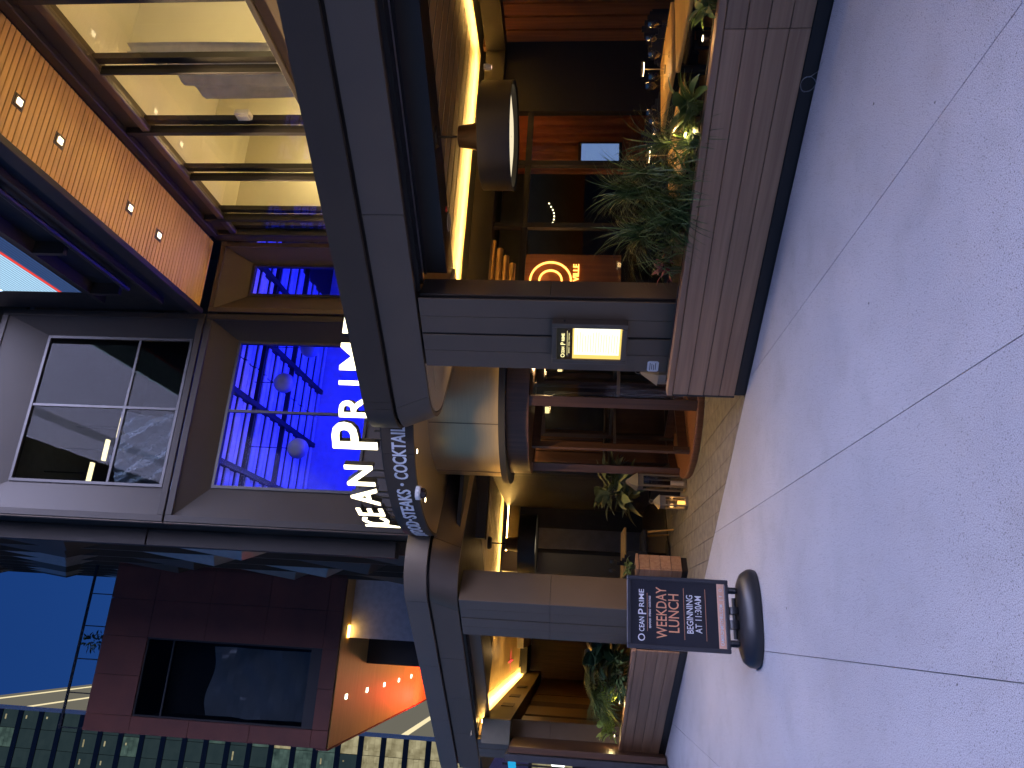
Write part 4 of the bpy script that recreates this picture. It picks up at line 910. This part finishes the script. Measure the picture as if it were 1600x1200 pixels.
bwall('lobby_wall', -2.0, -1.1, 9.85, 9.95, .01, 3.8, M['walnut'])
part('lobby_wall', MB().prism(bpoly([(-.1,7.5),(0.0,7.5),(.7,9.48),(.6,9.48)]), .01, 3.2), M['walnut'], rest)
for i in range(4): bwall('panel', -1.98+i*.22, -1.78+i*.22, 9.8, 9.848, .1, 2.9, M['redwood'])
hs_ = thing('host_desk', 'dark timber host desk seen through the revolving door', 'desk', (-1.3,9.1,0), 'b')
part('front', MB().bbox(-1.85,-.8,9.1,9.15,.02,1.05,.01), M['redwood'], hs_); part('counter', MB().bbox(-1.9,-.75,9.05,9.6,1.05,1.1,.01), M['walnut'], hs_); part('body', MB().box(-1.8,-.85,9.16,9.55,.02,1.05), M['walnut'], hs_)
for i, (x, z_) in enumerate(((-1.85,2.2),(-1.45,2.35),(-.9,2.1),(-.5,2.3),(-.1,1.9))):
    bb = 9.75 if i < 2 else 9.45
    g = thing('wall_sconce', 'small warm wall light in the lobby behind the revolving door, ' + ORD[i] + ' from the left', 'wall light', (x,bb,z_), 'b', group='lobby wall lights')
    part('plate', MB().box(x-.03,x+.03,bb,bb+.035,z_-.06,z_+.06), M['gold'], g); part('shade', MB().box(x-.05,x+.05,bb-.08,bb-.01,z_-.03,z_+.05), emit('sconce_glow_%d' % i, (1,.7,.3), 3.0), g)
plight('lobby_glow', wd(-.9,8.7,2.6), 8, (1,.6,.28), .1)

# ================================================================ SMALL THINGS ON THE FRONT
# menu case on the right pillar
mx0, mx1, mz0, mz1 = -4.255, -3.79, 1.135, 1.85
mc = thing('menu_case', 'lit glass menu case mounted on the right pillar', 'menu case', ((mx0+mx1)/2,FY,mz0))
part('case', MB().box(mx0+.004,mx1-.004,FY-.075,FY-.002,mz0+.004,mz1-.004), M['bronze'], mc)
for a, b, c, d in ((mx0,mx0+.05,mz0,mz1),(mx1-.05,mx1,mz0,mz1),(mx0+.05,mx1-.05,mz0,mz0+.05),(mx0+.05,mx1-.05,mz1-.05,mz1)):
    part('frame', MB().bbox(a,b,FY-.1,FY-.076,c,d,.005), M['bronze'], mc)
part('paper', MB().box(mx0+.052,mx1-.052,FY-.08,FY-.077,mz0+.052,mz1-.2), emit('lit_menu_paper', (1,.66,.16), 1.5), mc)
part('sheet', MB().box(mx0+.1,mx1-.055,FY-.083,FY-.081,mz0+.07,mz1-.215), emit('lit_menu_sheet', (1,.93,.7), 2.0), mc)
part('header', MB().box(mx0+.052,mx1-.052,FY-.08,FY-.077,mz1-.196,mz1-.052), M['black'], mc)
goldt = emit('lit_gold_text', (1,.85,.4), 1.8); xm = (mx0+mx1)/2
m = MB(); put_text(m, 'O', .056, lambda x,y,z: (mx0+.085+x, FY-.083-z, mz1-.125+y), .002, .001); put_text(m, 'CEAN', .04, lambda x,y,z: (mx0+.15+x, FY-.083-z, mz1-.123+y), .002, .001, .5, .08)
put_text(m, 'P', .064, lambda x,y,z: (xm-.005+x, FY-.083-z, mz1-.13+y), .002, .001); put_text(m, 'RIME', .04, lambda x,y,z: (xm+.07+x, FY-.083-z, mz1-.123+y), .002, .001, .5, .09)
part('heading', m, goldt, mc)
m = MB().box(mx0+.09,mx1-.09,FY-.082,FY-.0805,mz1-.15,mz1-.147); put_text(m, 'SEAFOOD · STEAKS · COCKTAILS', .016, lambda x,y,z: (xm+x, FY-.082-z, mz1-.172+y), .001, 0)
part('subheading', m, goldt, mc)
m = MB()
for i in range(16): m.box(mx0+.12+.02*random.random(),mx1-.09-.06*random.random(),FY-.0845,FY-.0838,mz1-.25-i*.025,mz1-.244-i*.025)
part('menu_lines', m, emit('faded_menu_print', (.9,.75,.45), 1.1), mc)
part('pane', MB().box(mx0+.05,mx1-.05,FY-.094,FY-.091,mz0+.05,mz1-.05), M['glass'], mc)
part('lock', MB().tube([(mx1+.001,FY-.05,mz1-.12),(mx1+.008,FY-.05,mz1-.12)], .01, 10), M['black'], mc)
pq = ony(1020,572,FY)
pqt = thing('wall_plaque', 'small white notice plaque low on the right pillar', 'plaque', (pq.x,FY,pq.z-.06))
hx, hz = .062, .055
part('plate', MB().add([(pq.x+a*hx, y_, pq.z+b*hz) for y_ in (FY-.008,FY-.001) for a, b in ((-1,-.7),(-.8,-1),(.8,-1),(1,-.7),(1,.7),(.8,1),(-.8,1),(-1,.7))], [tuple(range(8)), tuple(range(15,7,-1))]+[(i,(i+1)%8,8+(i+1)%8,8+i) for i in range(8)]), M['white'], pqt)
m = MB()
for i in range(4): m.box(pq.x-.045+.008*(i % 2),pq.x+.045-.01*(i % 3),FY-.0095,FY-.0085,pq.z+.026-i*.018,pq.z+.032-i*.018)
part('print', m, M['darkmetal'], pqt)

# lanterns by the door
def lantern(P, s, h, label, lit):
    t = thing('lantern', label, 'lantern', (P[0],P[1],0), 'l', 'metal lanterns by the revolving door', ROTBC+.2)
    st_ = mat('pewter_%d' % int(h*100), (.3,.27,.22), .4, .6); hb = h*.78
    part('base', MB().bbox(-s,s,-s,s,0,.035,.004), st_, t)
    for sx in (-1,1):
        for sy in (-1,1): part('post', MB().box(sx*s*.96-.0 if sx < 0 else s*.72, -s*.72 if sx < 0 else s*.96, -s*.96 if sy < 0 else s*.72, -s*.72 if sy < 0 else s*.96, .035, hb), st_, t)
    for (dx, dy) in ((1,0),(-1,0),(0,1),(0,-1)):
        x0_, x1_ = (s*.86*dx-.004, s*.86*dx+.004) if dx else (-s*.72, s*.72); y0_, y1_ = (s*.86*dy-.004, s*.86*dy+.004) if dy else (-s*.72, s*.72)
        part('pane', MB().box(x0_,x1_,y0_,y1_,.036,hb-.08), GL, t); part('arch', MB().box(x0_,x1_,y0_,y1_,hb-.08,hb), st_, t)
    part('roof', MB().add([(-s*1.1,-s*1.1,hb),(s*1.1,-s*1.1,hb),(s*1.1,s*1.1,hb),(-s*1.1,s*1.1,hb),(-.02,-.02,h-.03),(.02,-.02,h-.03),(.02,.02,h-.03),(-.02,.02,h-.03)], [(0,3,2,1),(4,5,6,7),(0,1,5,4),(1,2,6,5),(2,3,7,6),(3,0,4,7)]), st_, t)
    part('ring', MB().tube([(.03*math.cos(R(a)),0,h-.0+.03*math.sin(R(a))) for a in range(0,361,30)], .004, 6, False), st_, t)
    cn = part('candle', MB().lathe([(s*.38,.036),(s*.38,.036+h*.2),(.006,.036+h*.2)], 0, 0, 18), emit('glowing_candle', (1,.42,.08), 3.5) if lit else M['white'], t, 40)
    if lit: plight('candle_light', (P[0],P[1],.2), .8, (1,.5,.15), .03)
lantern((-7.62,1.86), .095, .88, 'tall pewter lantern beside the revolving door', False)
lantern((-7.68,1.55), .075, .5, 'short pewter lantern with a glowing candle', True)
P = onz(1060,592,0); lantern((-4.75,.75), .1, .95, 'cream lantern half hidden behind the right planter end', False)

# pavement sign
sg = onz(1181,966,0); SR = math.atan2(RGT.y, RGT.x) + R(25)
ps = thing('pavement_sign', 'black pavement sign board reading WEEKDAY LUNCH on a moulded base', 'sign', (sg.x,sg.y,0), 'l', rot=SR)
W2, H0, H1 = .305, .225, 1.1
fm = mat('black_sign_frame', (.05,.05,.058), .35, .3)
for a, b, c, d in ((-W2,-W2+.035,H0,H1),(W2-.035,W2,H0,H1),(-W2+.035,W2-.035,H0,H0+.035),(-W2+.035,W2-.035,H1-.035,H1)): part('frame_bar', MB().bbox(a,b,-.022,.022,c,d,.005), fm, ps)
bd = part('board', MB().box(-W2+.035,W2-.035,-.012,.012,H0+.035,H1-.035), mat('navy_black_poster', (.012,.013,.02), .3), ps)
cop = mat('copper_print', (.85,.38,.2), .45); wht = mat('white_print', (.8,.8,.82), .45)
def sgn(name, items, mt_):
    m = MB()
    for s_, size, x_, z_, wd_ in items: put_text(m, s_, size, lambda x,y,z: (x_+x, -.0145-z, z_+y), .002, .0006, .5, wd_)
    part(name, m, mt_, bd)
sgn('heading', [('O',.085,-.213,.948,.06),('CEAN',.062,-.105,.953,.12),('P',.1,.0,.935,.045),('RIME',.062,.115,.953,.15)], wht)
sgn('subheading', [('SEAFOOD · STEAKS · COCKTAILS',.022,0,.895,.27)], wht)
sgn('title', [('WEEKDAY',.128,0,.76,.43),('LUNCH',.128,0,.655,.32)], cop)
sgn('details', [('BEGINNING',.078,0,.535,.32),('AT 11:30AM',.078,0,.462,.31)], wht)
for z_, hw in ((.925,.16),(.61,.215),(.425,.215)): part('rule', MB().box(-hw,hw,-.0145,-.0125,z_-.0012,z_+.0012), cop, bd)
part('footer', MB().box(-W2+.037,W2-.037,-.0145,-.0125,H0+.037,H0+.098), mat('pale_copper_print', (.85,.5,.34), .45), bd)
m = MB(); put_text(m, 'CAMERONMITCHELL.COM', .036, lambda x,y,z: (-.075+x, -.0165-z, H0+.056+y), .002, .0004, .5, .34); put_text(m, '|  f', .036, lambda x,y,z: (.15+x, -.0165-z, H0+.056+y), .002, .0004, .5)
part('footer_text', m, wht, bd)
m = MB(); m.add([(.215+r_*math.cos(R(a)), -.0168, H0+.068+r_*math.sin(R(a))) for a in range(0,360,20) for r_ in (.009,.013)], [(2*i,2*i+1,(2*i+3)%36,(2*i+2)%36) for i in range(18)]); part('footer_icon', m, wht, bd)
rub = mat('black_moulded_plastic', (.02,.021,.024), .38, bump=.1, bscale=300)
for sx in (-.22,.22):
    part('spring_post', MB().tube([(sx,0,.15),(sx,0,H0+.003)], .022, 14), rub, ps, 40)
    for i in range(5): part('coil', MB().lathe([(.027,.163+i*.012),(.03,.168+i*.012),(.027,.173+i*.012)], sx, 0, 14, False), rub, ps, 40)
def superell(a, b, n=40, e=2.6):
    o = []
    for k_ in range(n):
        t_ = 2*math.pi*k_/n; c_, s_ = math.cos(t_), math.sin(t_); o.append((a*abs(c_)**(2/e)*(1 if c_ > 0 else -1), b*abs(s_)**(2/e)*(1 if s_ > 0 else -1)))
    return o
m = MB(); rings = []
for sc_, z_ in ((1.0,.004),(1.02,.03),(1.01,.065),(.93,.11),(.76,.138),(.5,.145)):
    rings.append([(x*sc_, y*(sc_ if sc_ > .8 else sc_*.8), z_) for x, y in superell(.40,.25)])
vs = [q for r_ in rings for q in r_]; n = 40
m.add(vs, [(i*n+k_, i*n+(k_+1)%n, (i+1)*n+(k_+1)%n, (i+1)*n+k_) for i in range(len(rings)-1) for k_ in range(n)] + [tuple(range(n))[::-1], tuple(range((len(rings)-1)*n, len(rings)*n))])
part('base', m, rub, ps, 50)
part('wheel', MB().tube([(-.1,.02,.185),(-.03,.02,.185)], .055, 20), rub, ps, 40); part('wheel', MB().tube([(.02,.02,.18),(.08,.02,.18)], .05, 20), rub, ps, 40)
part('axle', MB().tube([(-.18,0.02,.175),(.16,0.02,.175)], .018, 10), rub, ps, 40)

# ================================================================ PLANTS
def leafmat(name, c1, c2, rough=.4):
    m, t, p, o = newmat(name); oi = t.nodes.new('ShaderNodeObjectInfo'); ge = t.nodes.new('ShaderNodeNewGeometry'); tc = t.nodes.new('ShaderNodeTexCoord')
    n = t.nodes.new('ShaderNodeTexNoise'); n.inputs['Scale'].default_value = 14; t.links.new(tc.outputs['Object'], n.inputs['Vector'])
    a = t.nodes.new('ShaderNodeMath'); a.operation = 'ADD'; t.links.new(ge.outputs['Random Per Island'], a.inputs[0]); t.links.new(n.outputs[0], a.inputs[1])
    b = t.nodes.new('ShaderNodeMath'); b.operation = 'MULTIPLY'; b.inputs[1].default_value = .55; t.links.new(a.outputs[0], b.inputs[0])
    r = t.nodes.new('ShaderNodeValToRGB'); r.color_ramp.elements[0].position = .25; r.color_ramp.elements[0].color = col4(c1); r.color_ramp.elements[1].position = .8; r.color_ramp.elements[1].color = col4(c2)
    t.links.new(b.outputs[0], r.inputs[0]); t.links.new(r.outputs[0], p.inputs['Base Color']); p.inputs['Roughness'].default_value = rough
    p.inputs['Subsurface Weight'].default_value = .0; return m
M['grass'] = leafmat('grassy_leaf', (.035,.065,.015), (.11,.16,.035), .5); M['leaf'] = leafmat('broad_leaf', (.03,.065,.02), (.11,.16,.05), .32)
M['variegated'] = leafmat('variegated_leaf', (.07,.1,.03), (.3,.32,.14), .32); M['lime'] = leafmat('lime_leaf', (.16,.24,.03), (.4,.5,.1)); M['deep'] = leafmat('deep_green_leaf', (.012,.03,.014), (.035,.07,.03), .3)
M['rusty'] = leafmat('rusty_leaf', (.3,.14,.05), (.55,.3,.14)); M['redleaf'] = leafmat('dark_red_leaf', (.16,.02,.025), (.3,.06,.06))
def leafmesh(name, L_, W_, m, bend=.5, fold=.25, n=7, shape=1.0):
    mb = MB(); vs = []; fs = []
    for i in range(n+1):
        u = i/n; a = bend*u; wv = W_*max(.02, math.sin(math.pi*min(1,u**shape*.97+.02)))
        x = L_*math.sin(a+1e-6)/max(bend,1e-3) if bend > .01 else L_*u; z = -L_*(1-math.cos(a))/max(bend,1e-3)
        vs += [(x,-wv,z+wv*fold),(x,0,z),(x,wv,z+wv*fold)]
    for i in range(n): k_ = 3*i; fs += [(k_,k_+1,k_+4,k_+3),(k_+1,k_+2,k_+5,k_+4)]
    me = MB().add(vs, fs).mesh(name, smooth=60, fix=False); me.materials.append(m); return me
def leaf_plant(P, label, me, n, h, spread, ups=(10,75), cat='plant', sc=(.7,1.15), stemr=.008, stem=True, face=None, r0=.02):
    t = thing('leafy_plant', label, cat, P, 'a')
    for i in range(n):
        az = (i*2.399 + random.uniform(-.3,.3)) if face is None else face + random.uniform(-1.7,1.7); el = R(random.uniform(*ups)); hh = h*random.uniform(.35,1)
        r_ = spread*random.uniform(.1,.6)
        base = Vector((P[0]+r_*math.cos(az), P[1]+r_*math.sin(az), P[2]+hh)); s_ = random.uniform(*sc)
        piece('leaf', me, t, base, (random.uniform(-.4,.4), -el, az), (s_,s_,s_))
        if stem and i % 2 == 0: part('stem', MB().tube([Vector(P)+Vector((r0*math.cos(az),r0*math.sin(az),0)), Vector(P)*.45+base*.55+Vector((0,0,.03)), base], [stemr,stemr*.8,stemr*.5], 5), M['leaf'], t, 60)
    return t
def grass_plant(P, label, n, hts, lens, mt_, wd0=.006, crowns=5, spread=.3):
    t = thing('grassy_plant', label, 'plant', P); m = MB(); cr = []
    for k_ in range(crowns):
        cx, cy = P[0]+random.uniform(-spread,spread), P[1]+random.uniform(-.12,.12); h = random.uniform(*hts); cr.append((cx,cy,P[2]+h))
        part('stem', MB().tube([(P[0]+(cx-P[0])*.4,P[1]+(cy-P[1])*.4,P[2]-.03),((cx+P[0])/2,(cy+P[1])/2,P[2]+h*.5),(cx,cy,P[2]+h)], [.012,.01,.006], 6), M['grass'], t, 60)
    for i in range(n):
        c_ = random.choice(cr); az = random.uniform(0,2*math.pi); el = R(random.uniform(5,80)); L_ = random.uniform(*lens); d = Vector((math.cos(az)*math.cos(el), math.sin(az)*math.cos(el), math.sin(el))); side = Vector((-math.sin(az), math.cos(az), 0))
        pts = []; p = Vector(c_); v_ = d.copy()
        for s_ in range(7):
            pts.append(p.copy()); p = p + v_*(L_/6); v_ = (v_ + Vector((0,0,-.22-.1*random.random()))).normalized()
        m.ribbon(pts, [wd0*q for q in (.7,1,1,.9,.75,.45,.05)], side)
    f_ = part('foliage', m, mt_, t, fix=False); f_['kind'] = 'stuff'
    return t
def planter_light(P, e, col=(1,.72,.3)):
    t = thing('planter_spotlight', 'small warm spotlight among the plants ' + P[1], 'spotlight', P[0], group='warm planter spotlights'); p = P[0]
    part('stake', MB().tube([p,(p.x,p.y,p.z+.06)], .006, 6), M['black'], t); part('head', MB().tube([(p.x,p.y,p.z+.05),(p.x,p.y,p.z+.09)], [.018,.026], 12), M['black'], t, 40)
    part('lens', MB().lathe([(.02,p.z+.091),(.02,p.z+.094)], p.x, p.y, 12), emit('spot_lens', (1,.8,.45), 16) if 'spot_lens' not in bpy.data.materials else bpy.data.materials['spot_lens'], t)
    plight('planter_spot_light', (p.x,p.y-.03,p.z+.15), e, col, .02, t)
ZS = .7
def inpl(x, y, w=.17): p = ony(x, y, w); return (p.x, w, ZS)
grass_plant(inpl(1040,300), 'big grassy plant with fine drooping leaves in the right planter', 1500, (.05,.5), (.25,.58), M['grass'], .0042, 14, .42)
broad = leafmesh('broad_leaf', .24, .045, M['leaf'], .9, .3); vari = leafmesh('variegated_leaf', .34, .085, M['variegated'], .8, .25); lime = leafmesh('lime_leaf', .1, .025, M['lime'], .6, .2)
deepl = leafmesh('deep_leaf', .36, .13, M['deep'], .7, .2, 8, .8); rust = leafmesh('rusty_leaf', .12, .035, M['rusty'], .6, .25); redl = leafmesh('red_leaf', .13, .02, M['redleaf'], .9, .2)
leaf_plant(inpl(1075,165), 'broad-leaved plant lit from below in the right planter', broad, 34, .16, .16, (5,70))
leaf_plant(inpl(1075,225), 'small leafy plant beside the planter spotlight', broad, 20, .12, .14, (0,60), sc=(.5,.85))
leaf_plant(inpl(1085,8), 'lit leafy plant at the right picture edge', broad, 26, .12, .14, (0,70), sc=(.5,.9))
leaf_plant(inpl(1055,345), 'low leafy plant under the grassy plant', broad, 20, .1, .2, (0,60), sc=(.4,.8))
leaf_plant(inpl(1030,420), 'dark red curled plant next to the right pillar', redl, 16, .2, .12, (10,80))
grass_plant(inpl(1055,385), 'short grassy tuft between the red plant and the big grassy plant', 90, (.05,.2), (.2,.4), M['grass'], .005, 3, .15)
for (x, y, w_), s_, e in (((1072,208,.14),'between the broad leaves of the right planter',2.6),((1085,60,.14),'at the right picture edge',1.6)):
    p = Vector(inpl(x,y,w_)); planter_light((p,s_), e)
# left planter
def fan_palm(P, label, n, L_):
    t = thing('fan_palm', label, 'palm', P)
    blade = MB()
    for k_ in range(17):
        a = R(-80+10*k_); d = Vector((math.cos(a), math.sin(a), 0)); sd = Vector((-math.sin(a), math.cos(a), 0)); pts = [d*(.05+.05*q)*1.0*L_/.4*1.0 + Vector((0,0,-.012*q*q*.35)) for q in range(8)]
        blade.ribbon(pts, [.004,.009,.01,.01,.009,.007,.004,.0005], sd)
    me = blade.mesh('frond', fix=False); me.materials.append(M['grass'])
    part('trunk', MB().tube([Vector(P)+Vector((0,0,-.02)),Vector(P)+Vector((.02,.02,.18))], [.035,.025], 8), M['walnut'], t, 40)
    for i in range(n):
        az = i*2.399; el = R(random.uniform(0,80)); d = Vector((math.cos(az)*math.cos(el), math.sin(az)*math.cos(el), math.sin(el))); tip = Vector(P)+Vector((0,0,.16))+d*random.uniform(.15,.42)
        part('stalk', MB().tube([Vector(P)+Vector((0,0,.14)), (Vector(P)+tip)/2+Vector((0,0,.12)), tip], [.006,.005,.004], 5), M['grass'], t, 60)
        piece('frond', me, t, tip, (random.uniform(-.5,.5), -el*.7+.25, az), (1,1,1))
    return t
fan_palm(inpl(975,1075,.45), 'fan palm with spiky fronds in the left planter', 26, .46)
leaf_plant(inpl(975,1028,.4), 'dark plant with big glossy leaves next to the left pillar', deepl, 38, .55, .3, (-5,60), stemr=.01)
leaf_plant(inpl(975,1060,.2), 'rust coloured low plant lit by a spotlight in the left planter', rust, 30, .14, .2, (0,70))
leaf_plant(inpl(968,1135,.2), 'lime green bushy plant at the far end of the left bay', lime, 150, .3, .3, (0,80), sc=(.8,1.5), stem=False)
leaf_plant(inpl(965,1085,.3), 'yellow green sprig in front of the fan palm', lime, 40, .32, .07, (0,80), sc=(.7,1.2), stem=False)
leaf_plant(inpl(975,1050,.15), 'low dark foliage along the left planter', broad, 80, .25, .6, (0,60), sc=(.5,.9), stem=False)
for (x, y, w_), s_, e in (((975,1098,.2),'under the fan palm',5.0),((968,1150,.3),'beside the lime green bush',2.2)):
    p = Vector(inpl(x,y,w_)); planter_light((p,s_), e)
P = far(1010,762,10.9); pot = thing('plant_pot', 'dark pot behind the tall lantern left of the door', 'pot', (P.x,P.y,0))
part('body', MB().lathe([(.13,.002),(.19,.42),(.2,.44),(.17,.44),(.16,.4)], P.x, P.y, 24), M['black'], pot, 40); part('soil', MB().lathe([(.165,.4),(.165,.405)], P.x, P.y, 24), bpy.data.materials['soil'], pot)
leaf_plant((P.x,P.y,.41), 'variegated broad-leaved pot plant left of the revolving door', vari, 80, .75, .4, (-15,65), sc=(.8,1.25))
plight('plant_light', (P.x+.3,P.y-.55,1.9), 4.5, (1,.72,.35))  # point light in front of and above the pot plant, without a fixture
leaf_plant((-8.32,.9,.7), 'small plant in the timber box behind the sign', broad, 14, .12, .1, (0,70), sc=(.4,.7))
spr = wd(-5.85,20.4,16.2); leaf_plant((spr.x,spr.y,spr.z), 'tuft of roof plant behind the railing of the red-brown block', lime if False else broad, 60, .75, .4, (0,80), sc=(.5,.9), stem=False)

# ================================================================ STREET BEYOND THE LEFT BAY
sl = far(872,1192,24)
st = thing('street_lamp', 'white globe street lamp beyond the left bay', 'street lamp', (sl.x,sl.y,0))
part('pole', MB().tube([(sl.x,sl.y,0),(sl.x,sl.y,sl.z-.2)], .05, 10), M['darkmetal'], st, 40)
part('globe', MB().lathe([(.01,sl.z-.24)]+[(.24*math.sin(R(a)),sl.z-.24*math.cos(R(a))) for a in range(15,180,15)]+[(.01,sl.z+.24)], sl.x, sl.y, 20), emit('globe_white', (.95,1,.9), 4), st, 60)
sl = far(800,1194,22); st = thing('street_sign', 'bright blue sign on a post beyond the left bay', 'sign', (sl.x,sl.y,0))
part('post', MB().tube([(sl.x,sl.y,0),(sl.x,sl.y,sl.z+.3)], .03, 8), M['darkmetal'], st, 40); part('plate', MB().box(sl.x-.4,sl.x+.3,sl.y-.03,sl.y-.01,sl.z-.12,sl.z+.12), emit('blue_sign_face', (.02,.4,.75), 1.0), st)
sf_ = thing('shopfront', 'pale shop wall with a lit window across the street at the far left', 'building', (-26,60,0), 'b')
part('wall', MB().box(-34,-12.5,60,62,4.2,9.5), mat('pale_render', (.5,.5,.55), .7), sf_); part('base', MB().box(-34,-12.5,60,62,0,1.0), M['darkwall'], sf_)
for i in range(8): part('window', MB().box(-33.6+i*2.6,-31.2+i*2.6,60.1,60.2,1.0,4.2), lit1 if i % 2 else lit2, sf_)
part('awning', MB().box(-34,-12.5,58.8,60,4.15,4.4), M['darkmetal'], sf_)

P = onz(1272,128,0); lp = thing('wire_loop', 'thin loop of wire lying against the foot of the right planter', 'wire', (P.x,-.02,0))
part('coil', MB().tube([(P.x+.05*math.cos(R(a))*(1+.1*math.sin(a)), -.025+.012*math.sin(R(a*2)), .055+.05*math.sin(R(a))) for a in range(0,700,20)], .0018, 5), mat('steel_wire', (.3,.3,.3), .4, .8), lp, 60)
part('tail', MB().tube([(P.x+.05,-.025,.055),(P.x+.09,-.04,.012),(P.x+.16,-.06,.003)], .0018, 5), bpy.data.materials['steel_wire'], lp, 60)
